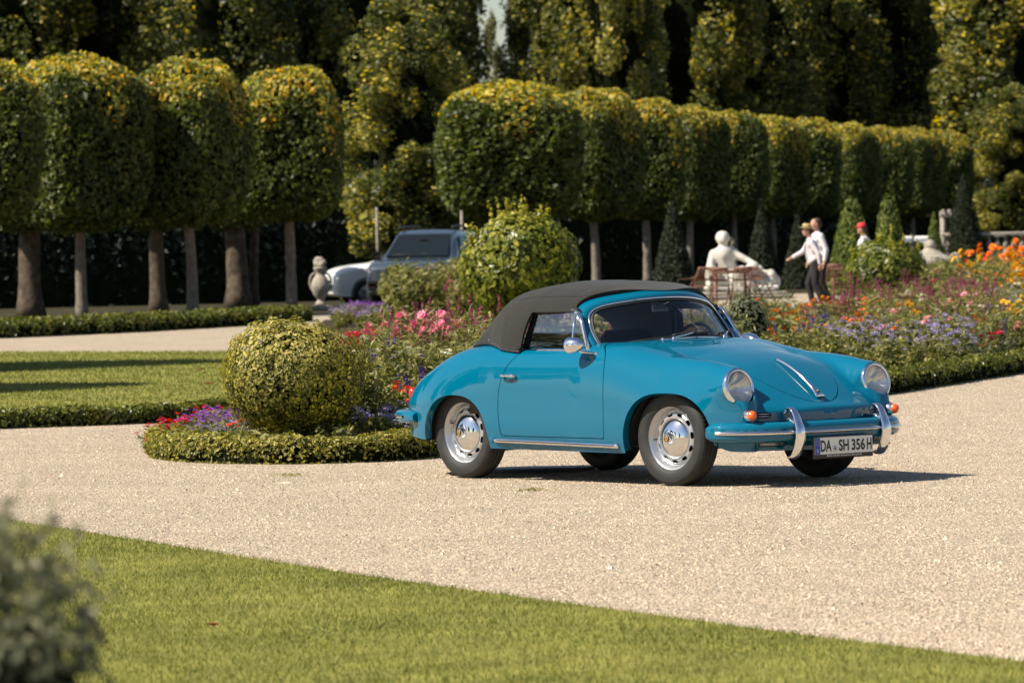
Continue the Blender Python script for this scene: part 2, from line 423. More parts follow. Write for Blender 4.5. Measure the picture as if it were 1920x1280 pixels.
# ---- grass blades
def grass(name, poly, n, bbox, h, w, label, fade=None):
    P = []; need = n
    while need > 0:
        x = rng.uniform(bbox[0], bbox[1], need * 2); y = rng.uniform(bbox[2], bbox[3], need * 2)
        k = inside(poly, x, y) < -.005
        # keep what the camera frame (with a margin) can see
        k &= (np.abs(x) < y * .1 * 1.18 + .4)
        q = np.stack([x[k], y[k]], 1)[:need]; P.append(q); need -= len(q)
    P = np.concatenate(P); m = len(P); a = rng.uniform(0, 2 * np.pi, m); hh = h * rng.uniform(.5, 1.25, m); ww = w * rng.uniform(.7, 1.3, m); le = rng.normal(0, .55, (m, 2)) * hh[:, None]
    b = np.c_[P, np.full(m, .010)]; d = np.stack([np.cos(a), np.sin(a), 0 * a], 1) * ww[:, None] * .5
    mid = b + np.c_[le * .3, hh * .6]; tipp = b + np.c_[le, hh]
    V = np.stack([b - d, b + d, mid + d * .7, mid - d * .7, tipp], 1).reshape(-1, 3); i = np.arange(m)[:, None] * 5
    Q = i + np.array([[0, 1, 2, 3]]); T = i + np.array([[3, 2, 4]])
    patch = .5 + .25 * np.sin(P[:, 0] * 3.1 + np.sin(P[:, 1] * 1.3) * 2) + .2 * np.sin(P[:, 1] * 2.3 + P[:, 0])
    t = np.clip(.55 * rng.random(m) + .45 * patch, 0, 1)
    o = obj(name, V, [Q, T], M_grass, None, False, attrs={'tint': ('FACE', np.concatenate([t, t]))}); tag(o, label, 'grass', kind='stuff'); return o
M_grass = leaf_mat('grass_blade', [(0, (.088, .110, .022)), (.35, (.170, .186, .038)), (.65, (.250, .252, .062)), (.9, (.355, .335, .105)), (1, (.46, .40, .18))], trans=.3, rough=.6)
lp = np.array(lawn_near); grass('grass_blades', lawn_near, 190000, (-4.2, 2.6, 10.5, lp[:, 1].max()), .026, .0042, 'short green grass of the foreground lawn')
lq = np.array(lawn_left); grass('grass_blades', lawn_left, 90000, (-8.5, 5, lq[:, 1].min(), 95), .030, .012, 'short green grass of the lawn left of the round bush')
# ---- loose stones on the gravel
def pebbles(n):
    y = 19 + (60 - 19) * rng.random(n * 2) ** 1.7; x = rng.uniform(-1, 1, n * 2) * (y * .1 * 1.1 + .2)
    k = (inside(lawn_near, x, y) > .03) & (inside(bed_poly, x, y) > .1) & (inside(lawn_left, x, y) > .1); x, y = x[k][:n], y[k][:n]; m = len(x)
    r = .0047 * np.exp(rng.normal(0, .36, m)); a = rng.uniform(0, 2 * np.pi, m); base = np.array([[1, 0, 0], [-.4, .9, 0], [-.5, -.8, 0], [.1, .05, .75]])
    c, s = np.cos(a), np.sin(a); P = base[None] * r[:, None, None] * rng.uniform(.7, 1.3, (m, 4, 1)); X = P[..., 0] * c[:, None] - P[..., 1] * s[:, None]; Y = P[..., 0] * s[:, None] + P[..., 1] * c[:, None]
    V = np.stack([X + x[:, None], Y + y[:, None], P[..., 2] + .0], -1).reshape(-1, 3); i = np.arange(m)[:, None, None] * 4
    T = (i + np.array([[0, 1, 3], [1, 2, 3], [2, 0, 3]])[None]).reshape(-1, 3)
    o = obj('gravel_stones', V, [T], M_stone, None, False, attrs={'tint': ('FACE', np.repeat(rng.random(m), 3))}); tag(o, 'loose small stones lying on the gravel drive', 'gravel', kind='stuff')
M_stone = leaf_mat('pebble', [(0, (.20, .14, .10)), (.25, (.42, .325, .235)), (.75, (.55, .44, .32)), (1, (.64, .54, .42))], trans=0.0, rough=.85)
pebbles(150000)

# ================================================================== foliage tools
def leaves(P, N, size, tint, jit=.7, aspect=.55, droop=0.0, seed=1, cup=.12):
    """one folded rhombic leaf per point; returns verts, quads, tints"""
    r = np.random.default_rng(seed); m = len(P); N = N + r.normal(0, jit, (m, 3)); N /= np.linalg.norm(N, axis=1)[:, None] + 1e-9
    d = r.normal(0, 1, (m, 3)); d[:, 2] -= droop; d -= (d * N).sum(1)[:, None] * N; d /= np.linalg.norm(d, axis=1)[:, None] + 1e-9; w = np.cross(N, d)
    s = (size * np.exp(r.normal(0, .22, m)))[:, None]
    V = np.stack([P - d * s * .5, P + w * s * aspect * .5 + N * s * cup, P + d * s * .5, P - w * s * aspect * .5 + N * s * cup], 1).reshape(-1, 3)
    return V, np.arange(m * 4).reshape(-1, 4), np.asarray(tint)
def super_pts(n, half, p=2.0, rr=None, lo=.86, seed=1, zmin=None):
    """points near the surface of a superellipsoid with its outward normals"""
    r = rr or np.random.default_rng(seed); half = np.asarray(half, float)
    D = r.normal(0, 1, (n * 2, 3)); D /= np.linalg.norm(D, axis=1)[:, None]
    if p > 2.5:                                                   # box-like: sample faces evenly
        f = r.integers(0, 3, n * 2); D = r.uniform(-1, 1, (n * 2, 3)); D[np.arange(n * 2), f] = np.sign(r.uniform(-1, 1, n * 2))
    rad = (np.abs(D) ** p).sum(1) ** (-1 / p); Q = D * rad[:, None]
    G = np.sign(Q) * np.abs(Q) ** (p - 1) / half; G /= np.linalg.norm(G, axis=1)[:, None]
    if zmin is not None: k = Q[:, 2] > zmin; Q, G = Q[k], G[k]
    Q, G = Q[:n], G[:n]; depth = lo + (1 - lo) * r.random(len(Q)) ** .7
    return Q * half * depth[:, None], G
def lump(P, amp, f, seed=0):
    """smooth pseudo noise per point"""
    r = np.random.default_rng(seed); v = np.zeros(len(P))
    for k in range(5): w = r.normal(0, f, 3); v += np.sin(P @ w + r.uniform(0, 6.28))
    return v * amp / 2.2
def cat(parts):
    V, F, T, n = [], [], [], 0
    for v, f, t in parts: V.append(v); F.append(f + n); T.append(t); n += len(v)
    return np.concatenate(V), np.concatenate(F), np.concatenate(T)
def leaf_obj(name, vft, mat, parent=None):
    v, f, t = vft; return obj(name, v, [f], mat, parent, False, attrs={'tint': ('FACE', t)})
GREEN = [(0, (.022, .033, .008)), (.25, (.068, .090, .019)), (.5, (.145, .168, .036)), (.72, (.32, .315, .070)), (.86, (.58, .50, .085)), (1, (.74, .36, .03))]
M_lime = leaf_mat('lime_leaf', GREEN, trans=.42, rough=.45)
M_forest = leaf_mat('forest_leaf', [(0, (.018, .027, .007)), (.3, (.048, .062, .016)), (.55, (.14, .15, .040)), (.80, (.40, .37, .10)), (1, (.70, .55, .08))], trans=.42, rough=.4)
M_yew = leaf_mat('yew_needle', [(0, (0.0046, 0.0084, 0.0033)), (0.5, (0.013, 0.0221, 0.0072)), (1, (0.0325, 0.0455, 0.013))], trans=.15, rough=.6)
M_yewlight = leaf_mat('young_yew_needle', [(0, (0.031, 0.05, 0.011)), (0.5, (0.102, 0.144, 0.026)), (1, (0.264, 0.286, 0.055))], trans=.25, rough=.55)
M_box = leaf_mat('box_leaf', [(0, (0.027, 0.043, 0.01)), (0.35, (0.094, 0.11, 0.02)), (0.7, (0.213, 0.206, 0.037)), (1, (0.341, 0.308, 0.072))], trans=.3, rough=.38)
M_glossy = leaf_mat('glossy_leaf', [(0, (0.029, 0.046, 0.008)), (0.4, (0.132, 0.156, 0.022)), (0.75, (0.324, 0.318, 0.043)), (1, (0.572, 0.473, 0.088))], trans=.35, rough=.35)
M_grey = leaf_mat('greygreen_leaf', [(0, (0.05, 0.062, 0.03)), (0.5, (0.13, 0.14, 0.075)), (1, (0.286, 0.275, 0.165))], trans=.25, rough=.6)
M_varieg = leaf_mat('variegated_leaf', [(0, (0.036, 0.046, 0.01)), (0.35, (0.156, 0.156, 0.029)), (0.65, (0.396, 0.342, 0.066)), (1, (0.726, 0.638, 0.242))], trans=.35, rough=.5)
M_core = pbr('shade_core', (.010, .012, .005), rough=1.0, spec=.0, var=.4, vscale=5)  # near-black solid filling, stands in for the shade deep inside the foliage
M_bark = pbr('brown_bark', (.085, .066, .048), rough=.95, spec=.1, var=.45, vscale=7, bump=1.0, bscale=16)
M_palebark = pbr('pale_bark', (.17, .145, .115), rough=.95, spec=.1, var=.3, vscale=9, bump=.7, bscale=22)
def trunk_mesh(h, r0, r1, seed, n=12, bend=.05, flare=1.35):
    r = np.random.default_rng(seed); t = np.linspace(0, 1, 9); pts = np.stack([bend * np.sin(t * 3 + r.uniform(0, 6)) * t, bend * np.sin(t * 2.4 + r.uniform(0, 6)) * t, t * h], 1)
    rad = r0 + (r1 - r0) * t; rad[0] *= flare; rad[1] *= 1 + (flare - 1) * .3
    return MB().tube(pts, rad * r.uniform(.96, 1.04, 9), n)

# ================================================================== pleached trees
def pleached_mesh(seed, hw=1.27, hd=1.27, hh=1.72, n=15000):
    P, N = super_pts(n, (hw, hd, hh), 4.2, seed=seed, lo=.88)
    P = P + N * (lump(P, .05, 3.0, seed) + lump(P, .03, 8.0, seed + 9))[:, None]
    P[:, :2] *= (1 - .10 * np.clip(-P[:, 2] / hh, 0, 1) ** 2)[:, None]; dome = 1 - .16 * (np.hypot(P[:, 0], P[:, 1]) / hw) ** 2.2; P[:, 2] = np.where(P[:, 2] > 0, P[:, 2] * dome, P[:, 2] * 1.0)
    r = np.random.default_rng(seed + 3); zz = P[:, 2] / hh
    t = r.beta(2, 3, len(P)) * .62 + .06; up = np.clip((zz - .35 + lump(P, .35, 2.2, seed + 5)) / .5, 0, 1); y = r.random(len(P)) < up * .62  # brighter yellow tints near the top: autumn leaves plus painted sunlit highlights
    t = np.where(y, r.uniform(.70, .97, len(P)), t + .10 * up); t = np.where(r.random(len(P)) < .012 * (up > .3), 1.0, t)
    return leaves(P, N, .115, np.clip(t, 0, 1), jit=.75, aspect=.72, droop=.5, seed=seed)
def core_mesh(half, p=3.0, sub=4):
    V, F = icosphere(sub); rad = (np.abs(V) ** p).sum(1) ** (-1 / p); return V * rad[:, None] * np.asarray(half, float), F
def pleached_proto(k):
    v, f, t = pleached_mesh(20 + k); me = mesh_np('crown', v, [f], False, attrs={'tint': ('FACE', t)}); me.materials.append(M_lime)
    cv, cf = core_mesh((1.12, 1.12, 1.52)); cv[:, 2] *= np.where(cv[:, 2] > 0, 1 - .13 * (np.hypot(cv[:, 0], cv[:, 1]) / 1.2) ** 2, 1); cm = mesh_np('shade_core', cv, [cf], True); cm.materials.append(M_core)
    tm = mesh_np('trunk', *trunk_mesh(2.1, .125, .10, k, bend=.04).arrays()); tm.materials.append(M_palebark); return me, cm, tm
PLE = [pleached_proto(k) for k in range(3)]
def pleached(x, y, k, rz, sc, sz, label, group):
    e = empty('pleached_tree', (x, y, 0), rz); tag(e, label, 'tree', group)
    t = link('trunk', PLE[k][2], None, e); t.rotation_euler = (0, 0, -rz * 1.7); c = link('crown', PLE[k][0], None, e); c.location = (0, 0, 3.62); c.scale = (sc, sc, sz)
    i = link('shade_core', PLE[k][1], None, c); return e
LEFT_LAB = ['box-clipped tree cut off by the left edge of the photo', 'box-clipped tree with the tallest crown, second in the row at left', 'box-clipped tree in the middle of the left row', 'box-clipped tree nearest to the stone vase, last of the left row']
for i, (pxc, D, w, zt) in enumerate([(-45, 100, 1.08, 5.15), (155, 104.6, 1.02, 5.45), (362, 105.8, .88, 5.3), (548, 110.6, .93, 5.2)]):
    X = (pxc - 960) / 9600 * D; pleached(X, D, i % 3, .5 * i + .1, w, (zt - 1.88) / 3.44, LEFT_LAB[i], 'clipped trees in the left row')
RROW = [(962, 127.6, 1.40)] + [(e - 1.12 * 9600 / D, D, .88) for e, D in ((1200, 134), (1290, 146), (1365, 156), (1445, 164), (1515, 171), (1580, 178), (1650, 187), (1715, 195), (1770, 200), (1828, 205))]
ORD = ['second', 'third', 'fourth', 'fifth', 'sixth', 'seventh', 'eighth', 'ninth', 'tenth']
for i, (pxc, D, w) in enumerate(RROW):
    lab = 'wide clipped tree at the near end of the right row, behind the round bush' if i == 0 else ('clipped tree at the far right end of the right row' if i == 10 else ORD[i - 1] + ' clipped tree of the right row, counted from its near end')
    X = (pxc - 960) / 9600 * D; pleached(X, D, (i + 1) % 3, .8 * i, w, 1.0, lab, 'clipped trees in the right row')

# ================================================================== tall trees behind
def tall_mesh(seed, rad=1.9, h=13.5, z0=1.5, nclump=78, per=300, size=.15, shape='column'):
    r = np.random.default_rng(seed); parts = []
    for k in range(nclump):
        t = (k + r.random()) / nclump; a = r.uniform(0, 2 * np.pi); env = rad * (np.clip(t / .12, 0, 1) ** .6) * np.clip((1.04 - t) / .35, 0, 1) ** .55
        q = env * np.sqrt(r.uniform(.45, 1.0)); c = np.array([q * math.cos(a), q * math.sin(a), z0 + t * (h - z0)]); s = r.uniform(.5, .9) * rad * .40
        P, N = super_pts(per, (s, s, s * r.uniform(1.2, 2.4)), 2.0, rr=r, lo=.55); P += N * lump(P, .10 * s, 5.0, seed + k)[:, None]
        base = r.uniform(.08, .50) + .22 * (r.random() < .3); tt = np.clip(base + r.normal(0, .13, len(P)), .02, .78); yl = r.random(len(P)) < (.04 + .20 * (r.random() < .25)); tt = np.where(yl, r.uniform(.78, 1, len(P)), tt)
        parts.append(leaves(P + c, N, size, tt, jit=.8, aspect=.7, droop=.6, seed=seed * 100 + k))
    return cat(parts)
TALL = []
for k, kw in enumerate([dict(rad=1.9), dict(rad=2.3, per=300), dict(rad=1.6, nclump=46, per=300, h=12), dict(rad=1.8, per=320)]):
    v, f, t = tall_mesh(40 + k, **kw); t = np.clip(t + .12, 0, 1) if k == 3 else t; me = mesh_np('crown', v, [f], False, attrs={'tint': ('FACE', t)}); me.materials.append(M_forest)  # last variant: leaf tints raised for yellow leaves and for sunlight on crowns
    tm = trunk_mesh(10.5, .24, .07, 60 + k, bend=.12); r = np.random.default_rng(k)
    for j in range(9): a = r.uniform(0, 6.28); z = r.uniform(2.0, 9); L_ = r.uniform(.8, 1.5); tm.tube([(0, 0, z), (L_ * .5 * math.cos(a), L_ * .5 * math.sin(a), z + .5), (L_ * math.cos(a), L_ * math.sin(a), z + 1.2)], [.06, .045, .02], 6)
    tmm = mesh_np('trunk', *tm.arrays()); tmm.materials.append(M_bark); rc = kw['rad'] * .48; hc = kw.get('h', 13.5)
    km = mesh_np('shade_core', *MB().lathe([(rc * (np.clip(q / .1, 0, 1) ** .6) * np.clip((1.02 - q) / .4, 0, 1) ** .6 * (1 + .12 * math.sin(q * 40)), 1.6 + q * (hc - 2.2)) for q in np.linspace(0, 1, 26)], 12).arrays()); km.materials.append(M_core); TALL.append((me, tmm, km if k != 2 else None))
def tall(x, y, k, rz, sc, sz, label, group='tall trees behind the clipped rows'):
    e = empty('tall_tree', (x, y, 0), rz); tag(e, label, 'tree', group); t = link('trunk', TALL[k][1], None, e); t.scale = (sc, sc, sz); c = link('crown', TALL[k][0], None, e); c.scale = (sc, sc, sz)
    if TALL[k][2]: link('shade_core', TALL[k][2], None, c)
    return e
# thick brown trunks of the older row behind
def high_tree(pxc, py, rpx, lab, k):
    g = gnd(pxc, py); D = g[1]; e = empty('old_tree', (g[0], D, 0), k * 1.3); tag(e, lab, 'tree', 'old trees with thick brown trunks'); rr = rpx / 9600 * D / 2
    trunk_mesh(2.6, rr, rr * .8, 80 + k, bend=.06, flare=1.4).build('trunk', M_bark, e); c = link('crown', PLE[k % 3][0], None, e); c.location = (0, 0, 3.05); c.scale = (.68, .68, .70) if k < 3 else (.26, .26, .55); link('shade_core', PLE[k % 3][1], None, c); return e
for k, (a, b, w, lab) in enumerate([(58, 594, 46, 'old tree with the thickest brown trunk under the left clipped crowns'), (298, 590, 31, 'old tree with a straight brown trunk between two pale clipped trunks'), (447, 581, 44, 'old tree with a dark brown trunk left of the last left clipped tree'), (477, 580, 18, 'thin old tree right beside a dark brown trunk, left of the stone vase')]): high_tree(a, b, w, lab, k)
TL = ['tall dark tree at the upper left corner', 'tall tree with yellowish leaves behind the first clipped crowns', 'tall dark green tree rising between the second and third clipped crown', 'tall tree with mottled green leaves behind the third clipped crown', 'tall tree rising behind the gap between the two clipped rows, left of the yellow one',
      'bright yellow-leaved tree reaching low behind the parked cars', 'tall dark tree left of the pale gap of sky', 'thin sparse tree standing in the pale gap of sky', 'light green tall tree right of the gap of sky', 'yellow-lit tall tree behind the second clipped crown of the right row', 'broad yellow-green tree behind the third clipped crown of the right row',
      'tall tree with scattered pale leaves above the middle of the right row', 'dark tall tree above the seventh clipped crown of the right row', 'very dark tall tree near the end of the right row', 'tall dark tree right of the end of the right row', 'pale-leaved tall tree at the right edge of the photo', 'pale bushy tree at the right edge above the orange flowers']
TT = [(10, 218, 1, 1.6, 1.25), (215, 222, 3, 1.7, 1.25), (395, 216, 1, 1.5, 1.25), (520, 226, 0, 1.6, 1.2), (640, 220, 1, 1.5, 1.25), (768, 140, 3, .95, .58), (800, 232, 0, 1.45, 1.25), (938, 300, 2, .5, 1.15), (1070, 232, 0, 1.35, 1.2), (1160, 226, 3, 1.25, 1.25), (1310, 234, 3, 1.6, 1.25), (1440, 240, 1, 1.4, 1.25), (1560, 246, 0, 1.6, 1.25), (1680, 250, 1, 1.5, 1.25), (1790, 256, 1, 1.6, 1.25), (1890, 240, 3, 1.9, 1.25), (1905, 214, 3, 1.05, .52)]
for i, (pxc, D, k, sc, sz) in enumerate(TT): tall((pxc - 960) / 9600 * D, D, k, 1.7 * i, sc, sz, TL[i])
# second, shaded depth of trees, each standing in a gap of the first
for i, (pxc, D, k) in enumerate([(-110, 268, 0), (105, 272, 1), (300, 270, 0), (460, 276, 1), (580, 272, 0), (700, 280, 1), (790, 286, 0), (810, 292, 2), (1065, 300, 2), (1110, 292, 1), (1230, 290, 0), (1375, 296, 1), (1500, 302, 0), (1620, 306, 1), (1740, 310, 0), (1850, 312, 1)]):
    tall((pxc - 960) / 9600 * D, D, k, 2.1 * i, 1.9, 1.45, 'shaded tall tree deep in the wood, ' + ['first', 'second', 'third', 'fourth', 'fifth', 'sixth', 'seventh', 'eighth', 'ninth', 'tenth', 'eleventh', 'twelfth', 'thirteenth', 'fourteenth', 'fifteenth', 'sixteenth'][i] + ' from the left', 'shaded trees deep in the wood')
# trees that stand left of and behind the photographer; the paint and chrome mirror them
for i, (x, y, k, sc) in enumerate([(-42, 18, 1, 1.5), (-47, 30, 0, 1.6), (-40, 43, 1, 1.4), (-52, 55, 0, 1.6), (-34, 2, 0, 1.5), (-22, -22, 1, 1.5), (-8, -30, 0, 1.5), (8, -34, 1, 1.4), (26, -26, 0, 1.5), (40, -5, 1, 1.5)]):
    tall(x, y, k, i, sc, .9, 'tall garden tree outside the photo, mirrored in the car', 'trees beside and behind the photographer')
for i, (y, hgt) in enumerate([(65.2, 10.2), (55.2, 9.9)]):
    e = empty('yew_cone', (-13.2 - .3 * i, y, 0)); tag(e, 'large conical yew outside the photo whose pointed shadow crosses the left lawn', 'yew', 'large conical yews left of the photo')
    r = np.random.default_rng(i); z = hgt * (1 - np.sqrt(r.random(9000))); a = r.uniform(0, 6.28, 9000); q = 4.6 * (1 - z / hgt) ** .6; N = np.stack([np.cos(a), np.sin(a), 0 * a + .3], 1); P = np.stack([q * np.cos(a), q * np.sin(a), z + .3], 1)
    leaf_obj('foliage', leaves(P, N, .4, r.random(9000), seed=i), M_yew, e); MB().lathe([(4.4 * (1 - t) ** .6, .3 + t * hgt) for t in np.linspace(0, 1, 14)], 28).build('shade_core', M_core, e); trunk_mesh(1.0, .3, .25, i).build('trunk', M_bark, e)

# ================================================================== clipped hedges
def strip_hedge(name, path, hw, hh, n, size, mat, label, seed, group='low clipped hedges', z0=0.0, taper=.0, tint=None):
    """leafy clipped strip along a ground path"""
    path = np.asarray(path, float); seg = np.r_[0, np.cumsum(np.linalg.norm(np.diff(path, axis=0), axis=1))]; r = np.random.default_rng(seed)
    def frame_at(s):
        p = np.stack([np.interp(s, seg, path[:, 0]), np.interp(s, seg, path[:, 1])], 1); q = np.stack([np.interp(s + .05, seg, path[:, 0]) - np.interp(s - .05, seg, path[:, 0]), np.interp(s + .05, seg, path[:, 1]) - np.interp(s - .05, seg, path[:, 1])], 1)
        q /= np.linalg.norm(q, axis=1)[:, None] + 1e-9; return p, np.stack([q[:, 1], -q[:, 0]], 1)
    s = r.random(n) * seg[-1]; p, nn = frame_at(s); th = r.uniform(-.15, np.pi + .15, n); e = .45
    cx, cz = np.sign(np.cos(th)) * np.abs(np.cos(th)) ** e, np.sign(np.sin(th)) * np.abs(np.sin(th)) ** e; lo = .80 + .22 * r.random(n) + .09 * np.sin(s * 5 + 2 * np.sin(s * 2.3)) + .05 * np.sin(s * 17 + th * 3) 
    P = np.concatenate([p + nn * (cx * hw * lo)[:, None], (z0 + np.maximum(cz, 0) * hh * lo)[:, None] + .005], 1); N = np.concatenate([nn * cx[:, None], np.maximum(cz, 0)[:, None]], 1)
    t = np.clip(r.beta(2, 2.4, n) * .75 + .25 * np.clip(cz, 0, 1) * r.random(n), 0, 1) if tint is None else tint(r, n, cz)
    root = leaf_obj(name, leaves(P, N, size, t, jit=.6, seed=seed, aspect=.6), mat); tag(root, label, 'hedge', group)
    ss = np.linspace(0, seg[-1], max(8, int(seg[-1] / .3))); p, nn = frame_at(ss); prof = [(-.84, 0), (-.84, .62), (-.55, .84), (.55, .84), (.84, .62), (.84, 0)]
    MB().grid(np.stack([np.concatenate([p + nn * (a * hw), np.full((len(ss), 1), z0 + b * hh)], 1) for a, b in prof], 1)).build('shade_core', M_core, root); return root
front = bezier(np.array([(-2.70, 39.95), (-2.60, 39.0), (-2.35, 38.25), (-1.95, 37.72), (-1.5, 37.52), (-1.02, 37.66), (-.55, 38.35)]), 60); strip_hedge('box_edging', [(x, y) for x, y in front] + [(.3, 40.7)], .17, .19, 16000, .034, M_varieg, 'low box edging curving round the bed with the big round bush', 3)
strip_hedge('box_edging', [(.9, 42.5), (2.2, 46.3), (3.75, 50.9), (5.75, 57.3), (8.0, 64.2)], .20, .22, 16000, .045, M_box, 'low box edging along the flower bed right of the car', 4)
strip_hedge('box_edging', px([(-250, 812), (0, 803), (250, 794), (330, 789), (440, 781)]), .16, .15, 9000, .05, M_box, 'low box edging along the near side of the left lawn', 5)
strip_hedge('low_hedge', px([(-250, 643), (0, 633), (200, 624), (480, 608), (540, 602)]), .55, .30, 11000, .09, M_box, 'long low hedge in front of the clipped tree trunks at left', 6)
strip_hedge('shade_hedge', [(-24, 150), (-10, 152), (2, 156), (8, 172), (14, 205), (22, 232), (34, 240)], .8, 3.6, 16000, .22, M_yew, 'added tall dark hedge standing in for the deep shade behind the tree trunks', 7, 'added dark hedges', tint=lambda r, n, cz: r.random(n) * .8)  # added dark backdrop, gives the deep shade seen between the trunks
strip_hedge('shade_hedge', [(-26, 122), (-14, 124), (-8, 126), (-4.6, 128)], .7, 2.6, 12000, .18, M_yew, 'added dark hedge deepening the shade right behind the left row of trunks', 8, 'added dark hedges', tint=lambda r, n, cz: r.random(n) * .7)  # nearer added backdrop, dark in place of the shade under the crowns

# ================================================================== topiary balls and cones
def ball(name, loc, half, n, size, mat, label, seed, p=2.3, tintf=None, lumpy=.05, jit=.7, sprigs=0, group='round clipped bushes', stemh=.3):
    r = np.random.default_rng(seed); P, N = super_pts(n, half, p, seed=seed, lo=.84); P = P + N * (lump(P, lumpy, 3.5 / max(half), seed) + lump(P, lumpy * .6, 10 / max(half), seed + 1))[:, None]
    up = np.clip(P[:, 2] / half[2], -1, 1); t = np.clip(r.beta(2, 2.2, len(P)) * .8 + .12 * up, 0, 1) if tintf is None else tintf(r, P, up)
    root = empty(name, loc); tag(root, label, 'bush', group); parts = [leaves(P, N, size, t, jit=jit, aspect=.6, seed=seed)]
    for k in range(sprigs):
        a = r.uniform(0, 6.28); e = r.uniform(.5, 1.5); d = np.array([math.cos(a) * math.cos(e), math.sin(a) * math.cos(e), math.sin(e)]); b = d * half * .95; L_ = r.uniform(.08, .24) * max(half); m = 14; q = np.linspace(0, 1, m)[:, None]
        parts.append(leaves(b + (d + np.array([0, 0, .8])) * L_ * q + r.normal(0, .012, (m, 3)), np.tile(d, (m, 1)), size * .9, r.uniform(.5, 1, m), jit=1.0, seed=seed + k))
    leaf_obj('foliage', cat(parts), mat, root); cv, cf = core_mesh(np.array(half) * .78, p); obj('shade_core', cv, [cf], M_core, root)
    trunk_mesh(loc[2], .06, .05, seed, flare=1.2).build('trunk', M_bark, root).location = (0, 0, -loc[2]); return root
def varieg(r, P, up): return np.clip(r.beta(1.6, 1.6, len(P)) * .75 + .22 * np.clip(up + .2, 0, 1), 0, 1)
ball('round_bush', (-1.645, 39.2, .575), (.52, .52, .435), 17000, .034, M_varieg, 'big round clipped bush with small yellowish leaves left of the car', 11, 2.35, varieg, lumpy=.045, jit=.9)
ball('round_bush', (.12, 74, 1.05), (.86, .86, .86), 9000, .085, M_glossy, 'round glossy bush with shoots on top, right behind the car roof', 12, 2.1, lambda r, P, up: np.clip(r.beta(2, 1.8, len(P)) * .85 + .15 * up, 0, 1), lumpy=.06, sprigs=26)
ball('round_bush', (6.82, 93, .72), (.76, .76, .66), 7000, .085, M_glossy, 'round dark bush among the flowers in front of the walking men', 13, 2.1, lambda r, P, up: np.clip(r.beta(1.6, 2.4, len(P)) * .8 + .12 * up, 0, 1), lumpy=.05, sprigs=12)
ball('near_bush', (-.82, 8.0, .80), (.205, .205, .37), 2400, .030, M_grey, 'blurred dark bush in the lower left corner, close to the camera', 14, 2.2, lambda r, P, up: np.clip(r.random(len(P)) ** 2.2 * .7, 0, 1), lumpy=.05, jit=1.0, sprigs=36, group='bushes')
def cone_tree(pxc, D, h, r0, mat, label, seed, n=4200, size=.10, fuzzy=.0, power=.9):
    r = np.random.default_rng(seed); e = empty('topiary_cone', ((pxc - 960) / 9600 * D, D, 0)); tag(e, label, 'topiary', 'clipped cone trees'); z = h * (1 - np.sqrt(r.random(n))); a = r.uniform(0, 6.28, n); q = r0 * np.clip(1 - z / h, 0, 1) ** power * r.uniform(.85, 1.0 + fuzzy, n)
    N = np.stack([np.cos(a), np.sin(a), 0 * a + .5], 1); leaf_obj('foliage', leaves(np.stack([q * np.cos(a), q * np.sin(a), z + .02], 1), N, size, r.random(n), jit=.5, aspect=.35, droop=-2.0, seed=seed), mat, e)
    zz = np.linspace(0, .97, 8); MB().lathe([(r0 * .8 * (1 - t) ** power, t * h) for t in zz], 14).build('shade_core', M_core, e); trunk_mesh(.3, .05, .05, seed).build('trunk', M_bark, e)
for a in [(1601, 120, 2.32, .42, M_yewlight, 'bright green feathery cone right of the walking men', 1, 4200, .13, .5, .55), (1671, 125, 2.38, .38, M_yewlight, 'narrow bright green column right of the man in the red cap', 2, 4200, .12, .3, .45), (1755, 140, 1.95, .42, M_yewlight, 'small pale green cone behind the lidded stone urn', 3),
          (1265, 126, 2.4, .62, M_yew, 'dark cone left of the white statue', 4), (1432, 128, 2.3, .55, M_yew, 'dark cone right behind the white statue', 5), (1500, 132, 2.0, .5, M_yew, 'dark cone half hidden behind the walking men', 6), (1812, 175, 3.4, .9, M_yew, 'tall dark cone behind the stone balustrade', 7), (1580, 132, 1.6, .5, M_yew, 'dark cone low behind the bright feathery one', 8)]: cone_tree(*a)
# ================================================================== the vintage convertible
# car space: X forward from the front axle, Y left, Z up
M_paint = pbr('turquoise_paint', (.0, .112, .196), rough=.5, spec=.0, coat=1.0, coat_rough=.012, coat_ior=1.6)
M_chrome = pbr('chrome', (.82, .82, .84), rough=.045, metal=1.0)
M_black = pbr('black_rubber', (.012, .012, .012), rough=.55)
M_dark = pbr('dark_underside', (.010, .010, .010), rough=.8, var=.3)
M_rim = pbr('silver_rim', (.52, .53, .55), rough=.28, metal=.75, var=.05)
M_glass = glass_mat('clear_glass', (.78, .83, .85), gain=1.0)
M_side_glass = glass_mat('side_glass', (.72, .79, .82), gain=3.4)
M_amber = pbr('amber_lens', (.80, .11, .004), rough=.12, spec=.8, coat=.6)
M_red_lens = pbr('red_lens', (.45, .012, .01), rough=.12, spec=.8, coat=.6)
M_leather = pbr('dark_leather', (.030, .026, .024), rough=.45, var=.25, bump=.15, bscale=90)
M_gold = pbr('gold_enamel', (.55, .33, .07), rough=.35, metal=.6)
M_redenamel = pbr('red_enamel', (.40, .02, .02), rough=.35)
M_blackenamel = pbr('black_enamel', (.012, .012, .014), rough=.35)
M_plate = pbr('plate_white', (.74, .74, .70), rough=.4)
M_plate_blue = pbr('plate_blue', (.01, .06, .40), rough=.4)
M_plate_ink = pbr('plate_ink', (.012, .012, .012), rough=.5)
M_plate_frame = pbr('plate_frame', (.030, .026, .024), rough=.45)
M_white_print = pbr('white_print', (.72, .72, .72), rough=.5)
M_rust = pbr('rusty_steel', (.21, .13, .085), rough=.85, var=.45, vscale=25, bump=.3)
M_mirror = pbr('mirror_glass', (.85, .87, .88), rough=.02, metal=1.0)
